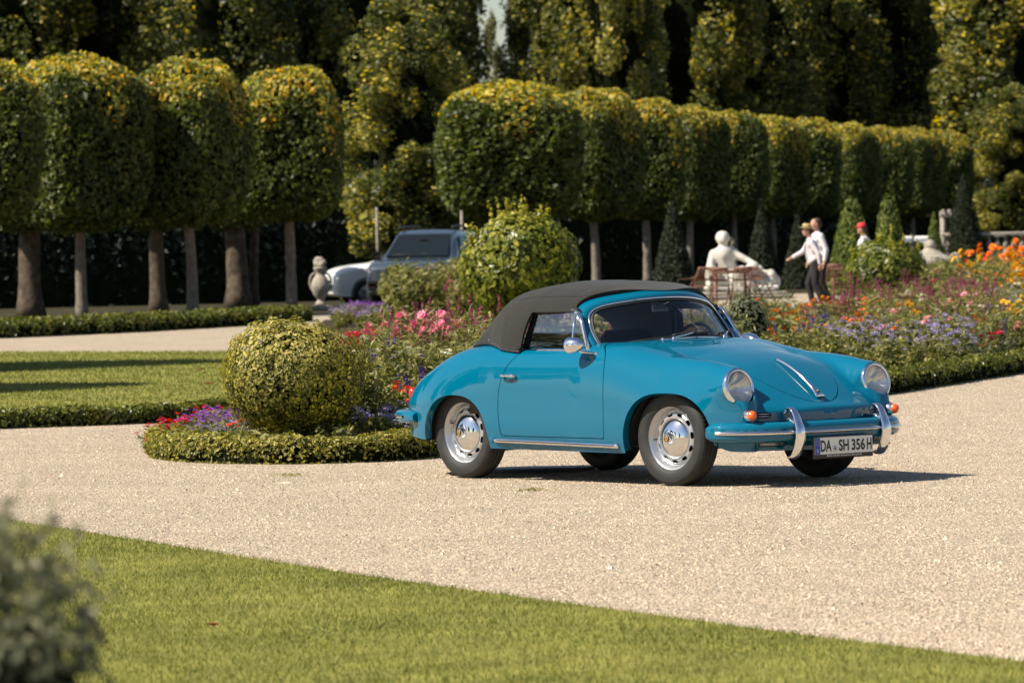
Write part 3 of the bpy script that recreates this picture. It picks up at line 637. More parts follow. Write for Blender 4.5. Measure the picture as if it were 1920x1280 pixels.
def tyre_mat():
    m = pbr('tyre_rubber', (.017, .0165, .016), rough=.68, var=.25, vscale=14, bump=.12, bscale=160); return m
M_tyre = tyre_mat()
def fabric_mat():
    m, nt, out = new_mat('roof_fabric'); b = node(nt, 'ShaderNodeBsdfPrincipled'); b.inputs['Roughness'].default_value = .95; b.inputs['Sheen Weight'].default_value = .15
    b.inputs['Specular IOR Level'].default_value = .15
    tc = node(nt, 'ShaderNodeTexCoord'); w = node(nt, 'ShaderNodeTexNoise'); w.inputs['Scale'].default_value = 260; w.inputs['Detail'].default_value = 2
    n2 = node(nt, 'ShaderNodeTexNoise'); n2.inputs['Scale'].default_value = 4.0; n2.inputs['Detail'].default_value = 4; n2.inputs['Distortion'].default_value = .6
    for n in (w, n2): nt.links.new(tc.outputs['Object'], n.inputs['Vector'])
    cr = ramp(nt, [(.35, (.013, .0125, .011)), (.68, (.028, .027, .0235))]); nt.links.new(w.outputs['Fac'], cr.inputs['Fac']); nt.links.new(cr.outputs['Color'], b.inputs['Base Color'])
    b1 = node(nt, 'ShaderNodeBump'); b1.inputs['Strength'].default_value = .25; b1.inputs['Distance'].default_value = .002; nt.links.new(w.outputs['Fac'], b1.inputs['Height'])
    b2 = node(nt, 'ShaderNodeBump'); b2.inputs['Strength'].default_value = .5; b2.inputs['Distance'].default_value = .03; nt.links.new(n2.outputs['Fac'], b2.inputs['Height'])
    nt.links.new(b1.outputs['Normal'], b2.inputs['Normal']); nt.links.new(b2.outputs['Normal'], b.inputs['Normal'])
    nt.links.new(b.outputs[0], out.inputs[0]); return m
M_fabric = fabric_mat()
def lens_mat():
    m, nt, out = new_mat('headlight_lens'); tc = node(nt, 'ShaderNodeTexCoord'); w = node(nt, 'ShaderNodeTexWave'); w.inputs['Scale'].default_value = 26; w.inputs['Distortion'].default_value = .4
    w.bands_direction = 'Y'; nt.links.new(tc.outputs['Object'], w.inputs['Vector'])
    bp = node(nt, 'ShaderNodeBump'); bp.inputs['Strength'].default_value = .5; bp.inputs['Distance'].default_value = .006; nt.links.new(w.outputs['Fac'], bp.inputs['Height'])
    gl = node(nt, 'ShaderNodeBsdfGlossy'); gl.inputs['Roughness'].default_value = .06; nt.links.new(bp.outputs['Normal'], gl.inputs['Normal'])
    rf = node(nt, 'ShaderNodeBsdfTransparent'); rf.inputs['Color'].default_value = (.86, .88, .88, 1)
    df = node(nt, 'ShaderNodeBsdfDiffuse'); df.inputs['Color'].default_value = (.80, .80, .77, 1); nt.links.new(bp.outputs['Normal'], df.inputs['Normal'])
    m1 = node(nt, 'ShaderNodeMixShader'); m1.inputs[0].default_value = .20; nt.links.new(rf.outputs[0], m1.inputs[1]); nt.links.new(df.outputs[0], m1.inputs[2])
    mx = node(nt, 'ShaderNodeMixShader'); nt.links.new(facing_fac(nt, .08, 1.0, bp.outputs['Normal']), mx.inputs[0]); nt.links.new(m1.outputs[0], mx.inputs[1]); nt.links.new(gl.outputs[0], mx.inputs[2])
    nt.links.new(mx.outputs[0], out.inputs[0]); return m
M_lens = lens_mat()
M_reflector = pbr('reflector', (.90, .90, .88), rough=.16, metal=1.0)

CAR = empty('vintage_convertible', (1.5516, 33.6128, 0.0), -0.8613)
tag(CAR, 'turquoise vintage convertible with closed dark fabric roof and chrome trim, parked on the gravel', 'car')

# ---------------- body surface as a smooth blend of hull, wings and headlight buckets
ZM = .47
_zt = np.array([(.765, 0), (.757, .022), (.742, .038), (.72, .050), (.692, .064), (.643, .095), (.58, .138), (.5, .192), (.38, .264), (.26, .322), (.1, .370), (0, .391), (-.15, .417), (-.3, .438), (-.53, .466),
                (-.8, .458), (-1.2, .450), (-1.6, .452), (-1.9, .448), (-2.1, .425), (-2.3, .388), (-2.5, .328), (-2.7, .25), (-2.85, .175), (-2.94, .108), (-3.0, .05), (-3.03, 0)])
_ff = np.array([(-1.4, .80), (-1.0, .835), (-.7, .850), (-.5, .849), (-.2, .842), (0, .834), (.17, .822), (.37, .798), (.47, .774), (.55, .736), (.60, .685), (.635, .61), (.66, .52), (.672, .45)])
_rf = np.array([(-1.3, .70), (-1.5, .80), (-1.8, .846), (-2.07, .852), (-2.25, .816), (-2.42, .760), (-2.6, .682), (-2.74, .597), (-2.83, .512), (-2.88, .44)])
HL_C = np.array([.540, .616, .640]); HL_N = np.array([.975, .0, .21]); HL_N /= np.linalg.norm(HL_N)
def smin(a, b, k):
    h = np.maximum(k - np.abs(a - b), 0) / k; return np.minimum(a, b) - h * h * k * .25
def body_d(x, y, z):
    ay = np.abs(y); e = 1e-4
    wf = np.maximum(1 - np.clip((x + .3) / 1.065, 0, 1) ** 4.3, 0) ** (1 / 2.2)
    wr = np.maximum(1 - np.clip((-1.9 - x) / 1.13, 0, 1) ** 3.2, 0) ** (1 / 2.2)
    W = np.maximum(.803 * wf * wr, e); H = np.maximum(pchip(_zt[:, 0], _zt[:, 1], x), e)
    n = 2.4 + 3.45 * np.clip((-x - .05) / .75, 0, 1) ** 1.0 * np.clip((x + 2.45) / .65, 0, 1)
    lo = z < ZM; v = np.where(lo, (ZM - z) / np.maximum(.47 * (wf * wr) ** .6, e), (z - ZM) / H); nn = np.where(lo, 3.0, n)
    s = ((ay / W) ** nn + np.maximum(v, 0) ** nn) ** (1 / nn)
    d = np.minimum((s - 1) * .55, 5.0)
    c = pchip(_ff[:, 0], _ff[:, 1], x); a = .170 * np.maximum(1 - np.clip((x + .10) / .78, 0, 1) ** 2.6, 1e-4) ** .5
    q = (np.abs(ay - .598) / a) ** 2.5 + (np.maximum(z - .46, 0) / np.maximum(c - .46, e)) ** 2.5 + (np.maximum(.46 - z, 0) / .4) ** 2.5
    dF = np.where(x < .67, np.minimum((q ** .4 - 1) * .2 + 1.2 * np.maximum(-.75 - x, 0) ** 2, 5.0), 5.0)
    c = pchip(_rf[:, 0], _rf[:, 1], x); a = .175 * np.maximum(1 - np.clip((-2.1 - x) / .70, 0, 1) ** 3, 1e-4) ** .5
    q = (np.abs(ay - .60 + .10 * np.clip((-2.2 - x) / .6, 0, 1) ** 2) / a) ** 2.5 + (np.maximum(z - .44, 0) / np.maximum(c - .44, e)) ** 2.5 + (np.maximum(.44 - z, 0) / .4) ** 2.5
    dR = np.where(x > -2.80, np.minimum((q ** .4 - 1) * .2 + 1.2 * np.maximum(x + 1.75, 0) ** 2, 5.0), 5.0)
    d = smin(smin(d, dF, .075), dR, .07)
    p0, p1, p2 = x - HL_C[0], ay - HL_C[1], z - HL_C[2]; ax = p0 * HL_N[0] + p1 * HL_N[1] + p2 * HL_N[2]
    rr = np.sqrt(np.maximum(p0 * p0 + p1 * p1 + p2 * p2 - ax * ax, 0)); dH = np.maximum(rr - .114 * np.maximum(1 - (ax / .60) ** 2, 1e-6) ** .5, np.maximum(ax, -ax - .6) * .8)
    return smin(d, dH, .07)
def grad_n(fn, P, e=2e-3):
    G = np.stack([fn(*(P + e * np.eye(3)[k]).T) - fn(*(P - e * np.eye(3)[k]).T) for k in range(3)], 1)
    return G / (np.linalg.norm(G, axis=1)[:, None] + 1e-12)
def solve_rays(fn, O, D, rmax, steps=56, it=22):
    """outermost crossing along each ray"""
    ts = np.linspace(0, rmax, steps); last = np.zeros(len(O)); 
    for t in ts:
        ins = fn(*(O + D * t).T) < 0; last = np.where(ins, t, last)
    lo, hi = last, last + rmax / (steps - 1)
    for _ in range(it):
        m = (lo + hi) / 2; ins = fn(*(O + D * m[:, None]).T) < 0; lo = np.where(ins, m, lo); hi = np.where(ins, hi, m)
    return O + D * ((lo + hi) / 2)[:, None]
def body_y(x, z):
    x = np.atleast_1d(np.asarray(x, float)); z = np.broadcast_to(np.asarray(z, float), x.shape)
    return solve_rays(body_d, np.stack([x, 0 * x, z], 1), np.tile([0, 1.0, 0], (len(x), 1)), 1.1)[:, 1]
def body_z(x, y):
    x = np.atleast_1d(np.asarray(x, float)); y = np.broadcast_to(np.asarray(y, float), x.shape)
    return solve_rays(body_d, np.stack([x, y, 0 * x + .4], 1), np.tile([0, 0, 1.0], (len(x), 1)), .8)[:, 2]
def body_x(y, z, s=1):
    y = np.atleast_1d(np.asarray(y, float)); z = np.broadcast_to(np.asarray(z, float), y.shape)
    return solve_rays(body_d, np.stack([0 * y + (-.2 if s > 0 else -2.0), y, z], 1), np.tile([float(s), 0, 0], (len(y), 1)), 1.3)[:, 0]

def body_mesh():
    X0, X1, zc = -2.0, .0, -.35
    nphi = 330; phi = np.linspace(R(20), R(160), nphi)
    straight = np.linspace(X0, X1, 150)
    b1 = np.linspace(0, R(66), 141)[1:]
    O, D = [], []
    cp, sp = np.cos(phi), np.sin(phi)
    for b in b1[::-1]: O.append(np.tile([X0, 0, zc], (nphi, 1))); D.append(np.stack([np.full(nphi, -math.sin(b)), math.cos(b) * cp, math.cos(b) * sp], 1))
    for x in straight: O.append(np.tile([x, 0, zc], (nphi, 1))); D.append(np.stack([0 * phi, cp, sp], 1))
    for b in b1: O.append(np.tile([X1, 0, zc], (nphi, 1))); D.append(np.stack([np.full(nphi, math.sin(b)), math.cos(b) * cp, math.cos(b) * sp], 1))
    P = solve_rays(body_d, np.concatenate(O), np.concatenate(D), 1.7, 64)
    T = tri_grid(len(O), nphi)
    return P, grad_n(body_d, P), T

def Xw(y, z): return -.53 - .90 * (z - .945) - .80 * np.minimum(np.abs(y), .604) ** 2     # windscreen surface
def zcut(x): return pchip([-3.1, -2.7, -2.3, -1.75, -.38, .3, .40, .47, .56, .75], [.33, .285, .25, .216, .210, .30, .30, .262, .235, .230], x)
def arch(x, z, cx, ax_, top, n=2.6):
    """field of a wheel opening: >0 outside"""
    cz = .20; return ((np.abs(x - cx) / ax_) ** n + (np.maximum(z - cz, 0) / (top - cz)) ** n) ** (1 / n) - 1
door_pts = [(-.548, .302), (-.540, .45), (-.540, .62), (-.545, .74), (-.565, .82), (-.60, .865), (-.66, .90), (-.80, .955), (-1.1, .96), (-1.30, .955), (-1.405, .90), (-1.455, .84), (-1.515, .77), (-1.570, .68), (-1.600, .57), (-1.603, .44), (-1.588, .318), (-1.57, .302)]
hood_half = [(-.455, 0), (-.452, .20), (-.438, .36), (-.40, .45), (-.30, .478), (-.1, .472), (.12, .440), (.30, .395), (.45, .335), (.57, .255), (.65, .16), (.688, .075), (.697, 0)]
hood_poly = closed(hood_half + [(x, -y) for x, y in hood_half[-2:0:-1]], 160)
lid_half = [(-2.22, 0), (-2.22, .2), (-2.235, .33), (-2.30, .375), (-2.5, .355), (-2.7, .31), (-2.85, .24), (-2.92, .12), (-2.935, 0)]
lid_poly = closed(lid_half + [(x, -y) for x, y in lid_half[-2:0:-1]], 120)

def trim(rims, f):
    """drops what a later cut takes away from earlier folded edges"""
    for i, (fv, ff) in enumerate(rims):
        if len(fv): ok = f(fv) > -1e-6; n = len(fv) // 2; ok = ok[:n]; rims[i] = (fv, ff[ok[ff[:, 0]] & ok[ff[:, 1]]])
BV, BN, BT = body_mesh()
_rims = []
def cut(f, depth, vec=None):
    global BV, BN, BT
    trim(_rims, f)
    BV, BN, BT, rim = clip(BV, BN, BT, f(BV)); _rims.append(flange(BV, BN, rim, depth, vec))
cut(lambda V: np.where(np.abs(V[:, 1]) > .35, arch(V[:, 0], V[:, 2], .040, .405, .606), 1), .05)
cut(lambda V: np.where(np.abs(V[:, 1]) > .35, arch(V[:, 0], V[:, 2], -2.065, .350, .570, 2.4), 1), .05)
cut(lambda V: V[:, 2] - zcut(V[:, 0]), .03, (0, 0, 1))
def _lamp(V):
    p = V * (1, 0, 1) + np.abs(V) * (0, 1, 0) - HL_C; ax = p @ HL_N; rr = np.sqrt(np.maximum((p * p).sum(1) - ax * ax, 0))
    return np.where((ax > -.09) & (V[:, 0] > .3), rr - .108, 1)
cut(_lamp, .01)
def _open(V):
    x, y, z = V.T; ay = np.abs(y); xr = -2.13 + .45 * (ay / .66) ** 4
    return np.where(z > .78, -np.minimum(np.minimum((-.575 - .78 * y * y) - x, .668 - ay), x - xr), 1)
cut(_open, .05, (0, 0, -1))
GAP = .0028
def split(field, name, depth=.014):
    """cuts a panel out of the body along field = 0 and returns it as its own mesh object"""
    global BV, BN, BT
    f = field(BV); v, n, t, rim = clip(BV, BN, BT, -f - GAP); fv, ff = flange(v, n, rim, depth)
    BV, BN, BT, rim2 = clip(BV, BN, BT, f - GAP); _rims.append(flange(BV, BN, rim2, depth))
    mb = MB().add(v, [t]).add(fv, [ff]); V, F = mb.arrays()
    fn = np.zeros((len(fv), 3)); 
    return obj(name, V, F, M_paint, CAR, True, normals=np.concatenate([n, np.tile([0, 0, 0.0], (len(fv), 1))]))
door_poly = np.array(bezier(door_pts, 90))
def door_field(s):
    def f(V): return np.maximum(sd_poly(door_poly, V[:, 0], V[:, 2]), .40 - s * V[:, 1])
    return f
for s in (-1, 1):
    D_ = split(door_field(s), 'door')
    if s < 0: DOOR_R = D_
    else: DOOR_L = D_
HOOD = split(lambda V: np.maximum(sd_poly(hood_poly, V[:, 0], V[:, 1]), .45 - V[:, 2]), 'front_lid')
LID = split(lambda V: np.maximum(sd_poly(lid_poly, V[:, 0], V[:, 1]), .45 - V[:, 2]), 'engine_lid')
def slot_poly(y0, y1, z, h): return closed([(y0, z), (y0 + h, z + h), ((y0 + y1) / 2, z + h), (y1 - h, z + h), (y1, z), (y1 - h, z - h), ((y0 + y1) / 2, z - h), (y0 + h, z - h)], 48)
SLOTS = [(.452, .585, .462, .019), (.345, .575, .279, .022)]
for y0, y1, z, h in SLOTS:
    cut(lambda V: np.where(V[:, 0] > .2, sd_poly(slot_poly(y0, y1, z, h), np.abs(V[:, 1]), V[:, 2]), 1), .03)
mb = MB().add(BV, [BT]); nrm = [BN]
for fv, ff in _rims:
    if len(fv): mb.add(fv, [ff]); nrm.append(np.zeros((len(fv), 3)))
V, F = mb.arrays(); BODY = obj('body', V, F, M_paint, CAR, True, normals=np.concatenate(nrm))
del mb, V, F

# ---------------- dark underside and wheel wells
mb = MB()
mb.box((-1.05, 0, .33), (.62, .70, .085)); mb.box((.20, 0, .36), (.42, .40, .10)); mb.box((-2.45, 0, .37), (.52, .40, .085)); mb.box((-1.05, 0, .30), (.9, .40, .075))
for cx, r in ((.04, .43), (-2.065, .40)):
    for s in (-1, 1):
        th = np.linspace(R(2), R(178), 25); ring = np.stack([cx + r * np.cos(th), 0 * th, .24 + r * .93 * np.sin(th)], 1)
        mb.grid(np.stack([ring + (0, s * .735, 0), ring + (0, s * .40, 0)]))
        mb.grid(np.stack([ring + (0, s * .40, 0), np.tile([cx, s * .40, .24], (25, 1))]))
mb.build('underbody', M_dark, CAR)
mb = MB(); c = np.array([-2.50, -.50, .298])
mb.lathe([(0, -.32), (.062, -.32), (.068, -.30), (.068, 0), (.058, .012), (0, .016)], 20, frame((0, -1, 0)), c); mb.build('muffler', M_rust, CAR)
mb = MB(); mb.box((-1.38, -.62, .235), (.055, .06, .03), bev=.01); mb.tube([(-1.5, -.6, .24), (-1.2, -.55, .225), (-.6, -.5, .235)], .022); mb.build('heater_duct', M_dark, CAR)

# ---------------- wheels
def sd_slots(x, y):
    a = np.arctan2(y, x); r = np.hypot(x, y); k = 2 * np.pi / 11; am = (a + np.pi) % k - k / 2
    u, v = am * r, r - .1545
    return (np.abs(u / .0235) ** 2.4 + np.abs(v / .0125) ** 2.4) ** (1 / 2.4) - 1
def make_wheel():
    w = empty('wheel', parent=CAR)
    # tyre: tread blocks and sidewall, axis along Z, outside = +Z
    prof = [(.205, .066), (.222, .078), (.245, .083), (.268, .083), (.286, .078), (.298, .068), (.306, .060), (.309, .053)]
    tread = [(.3115, .046), (.3115, .036), (.306, .034), (.306, .028), (.3125, .026), (.3125, .011), (.307, .009), (.307, .003)]
    half = prof + tread; full = half + [(r, -h) for r, h in half[::-1]]
    n = 216; th = np.arange(n) / n * 2 * np.pi; pr = np.array(full); P = np.zeros((len(full), n, 3))
    blk = (np.arange(n) % 3 == 0)
    for i, (r, h) in enumerate(full):
        rr = np.full(n, r)
        if 7 <= i <= len(full) - 8 and r > .308: rr = np.where(blk if abs(h) > .02 else np.roll(blk, 1), r - .0055, r)
        P[i] = np.stack([rr * np.cos(th), rr * np.sin(th), np.full(n, h)], 1)
    mb = MB().grid(P, wrap=True); ty = mb.build('tyre', M_tyre, w)
    mb = MB().lathe([(.2285, .0795), (.2310, .0812), (.2335, .0805)], 72).lathe([(.276, .0815), (.279, .0826), (.282, .0802)], 72); mb.build('sidewall_ring', M_tyre, ty)
    # rim bowl and slotted disc
    mb = MB().lathe([(.200, .050), (.207, .066), (.2125, .070), (.2125, .064), (.2085, .060), (.200, .058), (.196, .048), (.186, .040), (.1815, .022), (.176, .016), (.171, .017)], 96)
    mb.lathe([(.200, .050), (.2, -.06), (.212, -.068)], 48)
    rim = mb.build('rim', M_rim, w)
    nr, na = 14, 264; rr = np.linspace(.126, .1712, nr); aa = np.linspace(0, 2 * np.pi, na + 1)[:-1]
    hh = pchip([.126, .138, .150, .162, .1712], [.030, .032, .0315, .027, .0165], rr)
    P = np.stack([rr[:, None] * np.cos(aa), rr[:, None] * np.sin(aa), np.repeat(hh[:, None], na, 1)], -1).reshape(-1, 3)
    T = tri_grid(nr, na, True); N = np.tile([0, 0, 1.0], (len(P), 1)); slope = np.gradient(hh, rr)
    N = np.stack([-slope[:, None] * np.cos(aa), -slope[:, None] * np.sin(aa), np.ones((nr, na))], -1).reshape(-1, 3); N /= np.linalg.norm(N, axis=1)[:, None]
    v, nn, t, rm = clip(P, N, T, sd_slots(P[:, 0], P[:, 1])); fv, ff = flange(v, nn, rm, .007)
    V, F = MB().add(v, [t]).add(fv, [ff]).arrays(); obj('slotted_disc', V, F, M_rim, rim, True, normals=np.concatenate([nn, np.zeros((len(fv), 3))]))
    MB().lathe([(.19, -.01), (.1, .004), (0, .004)], 40).build('brake_drum', M_dark, w)
    MB().tube([(.155 * math.cos(2.5), .155 * math.sin(2.5), .02), (.172 * math.cos(2.5), .172 * math.sin(2.5), .05)], .0045, 8).build('valve', M_black, rim)
    pc = [(.1285, .030), (.1300, .034), (.1285, .038), (.118, .049), (.10, .060), (.078, .070), (.056, .0765), (.042, .0785), (.037, .082), (.034, .094), (.029, .104), (.024, .107), (0, .108)]
    pc = np.array(pc); rr = bezier(pc, 60); cap = MB().lathe(rr, 72).build('hub_cap', M_chrome, w)
    cr = MB().lathe([(.0225, .1072), (.0225, .1092), (0, .1096)], 28).build('crest_disc', M_blackenamel, cap)
    sh = closed([(-.013, .016), (0, .0175), (.013, .016), (.0135, .0), (.009, -.012), (0, -.019), (-.009, -.012), (-.0135, 0)], 32)
    def shield(P, z, name, mat):
        P = np.asarray(P); c = P.mean(0); V = np.concatenate([np.c_[P, np.full(len(P), z)], [[*c, z]]]); k = np.arange(len(P))
        obj(name, V, [np.stack([k, (k + 1) % len(P), np.full(len(P), len(P))], 1)], mat, cap, False)
    shield(sh, .1101, 'crest', M_gold)
    for i, (x0, x1, y0, y1, mt) in enumerate([(-.0105, -.0015, .003, .0055, M_redenamel), (-.0105, -.0015, .009, .0115, M_redenamel), (.0015, .0105, -.004, -.0015, M_redenamel), (.0015, .0085, -.0095, -.007, M_redenamel), (-.0035, .0035, -.0045, .0045, M_blackenamel)]):
        shield([(x0, y0), (x1, y0), (x1, y1), (x0, y1)], .1104, 'crest_stripe', mt)
    return w
WHEEL = make_wheel()
_wm = {-1: Matrix(((1, 0, 0), (0, 0, -1), (0, 1, 0))), 1: Matrix(((-1, 0, 0), (0, 0, 1), (0, 1, 0)))}
for i, (x, y, s, st, spin) in enumerate([(0, -.640, -1, 3.3, 40), (-2.1, -.625, -1, 0, 15), (0, .640, 1, 3.3, 10), (-2.1, .625, 1, 0, 77)]):
    w = WHEEL if i == 0 else copy_tree(WHEEL, CAR)
    m = Matrix.Rotation(R(st), 4, 'Z') @ _wm[s].to_4x4() @ Matrix.Rotation(R(spin), 4, 'Z')
    w.matrix_local = Matrix.Translation((x, y, .311)) @ m
    for ch in w.children:                                       # emblem stays upright
        if ch.name.split('.')[0] == 'hub_cap': ch.matrix_local = Matrix.Rotation(R(-spin), 4, 'Z')

# ---------------- windscreen
half = [(0, .944), (.2, .938), (.38, .922), (.50, .904), (.565, .894), (.598, .903), (.606, .935), (.597, 1.0), (.578, 1.065), (.548, 1.115), (.49, 1.148), (.38, 1.172), (.2, 1.193), (0, 1.200)]
G = closed([(y, z) for y, z in half] + [(-y, z) for y, z in half[-2:0:-1]], 208); gc = np.array([0, 1.05])
def ws(P, off=0.0):
    P = np.asarray(P); y, z = P[..., 0], P[..., 1]; n = np.stack([np.ones_like(y), 1.6 * y, .9 * np.ones_like(y)], -1); n /= np.linalg.norm(n, axis=-1)[..., None]
    return np.stack([Xw(y, z), y, z], -1) + n * off
def grow(P, top, side, bot):
    d = P - gc; e = np.gradient(np.concatenate([P[-1:], P, P[:1]]), axis=0)[1:-1]; n = np.stack([e[:, 1], -e[:, 0]], 1); n /= np.linalg.norm(n, axis=1)[:, None]
    n *= np.sign((n * d).sum(1))[:, None]; w = np.where(n[:, 1] > 0, side + (top - side) * n[:, 1] ** 2, side + (bot - side) * n[:, 1] ** 2)
    return P + n * w[:, None]
WSF = empty('windscreen', parent=CAR)
O1 = grow(G, .058, .066, .05); Om = grow(G, .026, .028, .03)
loops = [ws(G, -.012), ws(G, .004), ws(Om, .010), ws(O1, .004), ws(O1, -.045), ws(grow(G, .02, .02, .02), -.045), ws(G, -.03)]
MB().grid(np.stack(loops + loops[:1]), wrap=True).build('screen_frame', M_paint, WSF)
MB().tube(np.concatenate([ws(grow(G, .006, .006, .006), .008), ws(grow(G, .006, .006, .006), .008)[:2]]), .0075, 8, cap=False).build('chrome_bead', M_chrome, WSF)
MB().tube(np.concatenate([ws(grow(G, -.008, -.008, -.008), .003), ws(grow(G, -.008, -.008, -.008), .003)[:2]]), .0085, 6, cap=False).build('rubber_seal', M_black, WSF)
MB().grid(np.stack([ws(gc + (G - gc) * s, 0.0) for s in np.linspace(0.001, 1, 14)]), wrap=True).build('glass_pane', M_glass, WSF)

# ---------------- soft top
_sz = np.array([(-.55, 1.13), (-.70, 1.215), (-.80, 1.258), (-.92, 1.290), (-1.05, 1.311), (-1.25, 1.324), (-1.45, 1.322), (-1.62, 1.307), (-1.78, 1.280), (-1.88, 1.235), (-1.96, 1.165), (-2.06, 1.075), (-2.16, .99), (-2.27, .90), (-2.36, .82), (-2.41, .79)])
_sw = np.array([(-.55, .60), (-.75, .665), (-.95, .705), (-1.2, .735), (-1.45, .742), (-1.62, .728), (-1.76, .69), (-1.88, .645), (-2.0, .62), (-2.1, .585), (-2.2, .52), (-2.3, .41), (-2.36, .28), (-2.41, .05)])
def top_d(x, y, z):
    n = 3.0
    bow = .006 * (np.exp(-((x + 1.02) / .05) ** 2) + np.exp(-((x + 1.42) / .05) ** 2) + np.exp(-((x + 1.80) / .05) ** 2))
    H = np.maximum(pchip(_sz[:, 0], _sz[:, 1], x) - .78, 1e-3); W = np.maximum(pchip(_sw[:, 0], _sw[:, 1], x), 1e-3)
    s = ((np.abs(y) / W) ** n + (np.maximum(z - .78, 0) / (H + bow)) ** n) ** (1 / n); d = np.minimum((s - 1) * .5, 4.0)
    return np.where((x > -.55) | (x < -2.409), 4.0, d)
nA, nE = 300, 130; az = np.linspace(0, 2 * np.pi, nA + 1)[:-1]; el = np.linspace(R(-8), R(89.7), nE)
Dd = np.stack([np.cos(el)[:, None] * np.cos(az), np.cos(el)[:, None] * np.sin(az), np.repeat(np.sin(el)[:, None], nA, 1)], -1).reshape(-1, 3)
SP = solve_rays(top_d, np.tile([-1.42, 0, .87], (len(Dd), 1)), Dd, 1.2); SN = grad_n(top_d, SP); ST = tri_grid(nE, nA, True)[:, ::-1]
srim = []
def scut(f, depth):
    global SP, SN, ST
    trim(srim, f)
    SP, SN, ST, rim = clip(SP, SN, ST, f(SP)); srim.append(flange(SP, SN, rim, depth))
scut(lambda V: body_d(*V.T) - .003, .012)
def xrear(z): return -1.438 + .20 * (z - .875)
scut(lambda V: np.where(np.abs(V[:, 1]) > .3, np.maximum(V[:, 2] - 1.128, xrear(V[:, 2]) - V[:, 0]), 1), .016)
scut(lambda V: Xw(V[:, 1], V[:, 2]) + .012 - V[:, 0] , .03)
rw_half = [(0, .885), (.28, .886), (.48, .897), (.575, .925), (.585, .975), (.55, 1.03), (.46, 1.085), (.32, 1.13), (.15, 1.155), (0, 1.16)]
rw = closed(rw_half + [(-y, z) for y, z in rw_half[-2:0:-1]], 90)
fR = np.where(SP[:, 0] < -1.75, sd_poly(rw, SP[:, 1], SP[:, 2]), 1)
rv, rn, rt, _ = clip(SP, SN, ST, -fR); 
SP, SN, ST, rim = clip(SP, SN, ST, fR); srim.append(flange(SP, SN, rim, .01))
mb = MB().add(SP, [ST]); nn = [SN]
for fv, ff in srim:
    if len(fv): mb.add(fv, [ff]); nn.append(np.zeros((len(fv), 3)))
V, F = mb.arrays(); SOFT = obj('fabric_roof', V, F, M_fabric, CAR, True, normals=np.concatenate(nn))
obj('rear_window', rv, [rt], glass_mat('roof_window', (.82, .80, .74), gain=.8), SOFT, True, normals=rn)
obj('roof_lining', SP - SN * .012, [ST[:, ::-1]], pbr('grey_lining', (.17, .165, .155), .95), SOFT, True, normals=-SN)
def top_pt(x, y):
    x = np.asarray(x, float); y = np.asarray(y, float)
    return solve_rays(top_d, np.stack([x, y, 0 * x + .8], 1), np.tile([0, 0, 1.0], (len(x), 1)), .7)
for s in (-1, 1):                                              # seams, hem and piping
    xs = np.linspace(-1.03, -1.88, 40); ys = s * (.535 + .035 * np.sin((xs + 1.03) / -.85 * np.pi) - .10 * np.clip((-xs - 1.6) / .28, 0, 1) ** 2)
    MB().tube(top_pt(xs, ys) + (0, 0, .0005), .0032, 6).build('seam', M_fabric, SOFT)
hem = []
for a in np.linspace(R(72), R(288), 90):
    e = np.linspace(R(-7), R(40), 120); D_ = np.stack([np.cos(e) * math.cos(a), np.cos(e) * math.sin(a), np.sin(e)], 1)
    P = solve_rays(top_d, np.tile([-1.42, 0, .87], (120, 1)), D_, 1.2); d = body_d(*P.T) - .004
    k = np.argmax(d > 0)
    if d[k] > 0 and P[k, 0] < -1.43: hem.append(P[k])
hem = np.array(hem); MB().tube(hem + (0, 0, .004), .010, 8, ry=.008).build('hem', M_black, SOFT)
hb = hem.copy(); hb[:, 2] += .020; hb = hb + grad_n(top_d, hb) * .003; MB().tube(hb, .004, 6, ry=.013).build('hem_band', M_fabric, SOFT)
for k in (30, 45, 60): MB().ico(hem[k] + (0, 0, .03) + grad_n(top_d, hem[k:k + 1])[0] * .01, .0065, 2).build('stud', M_chrome, SOFT)
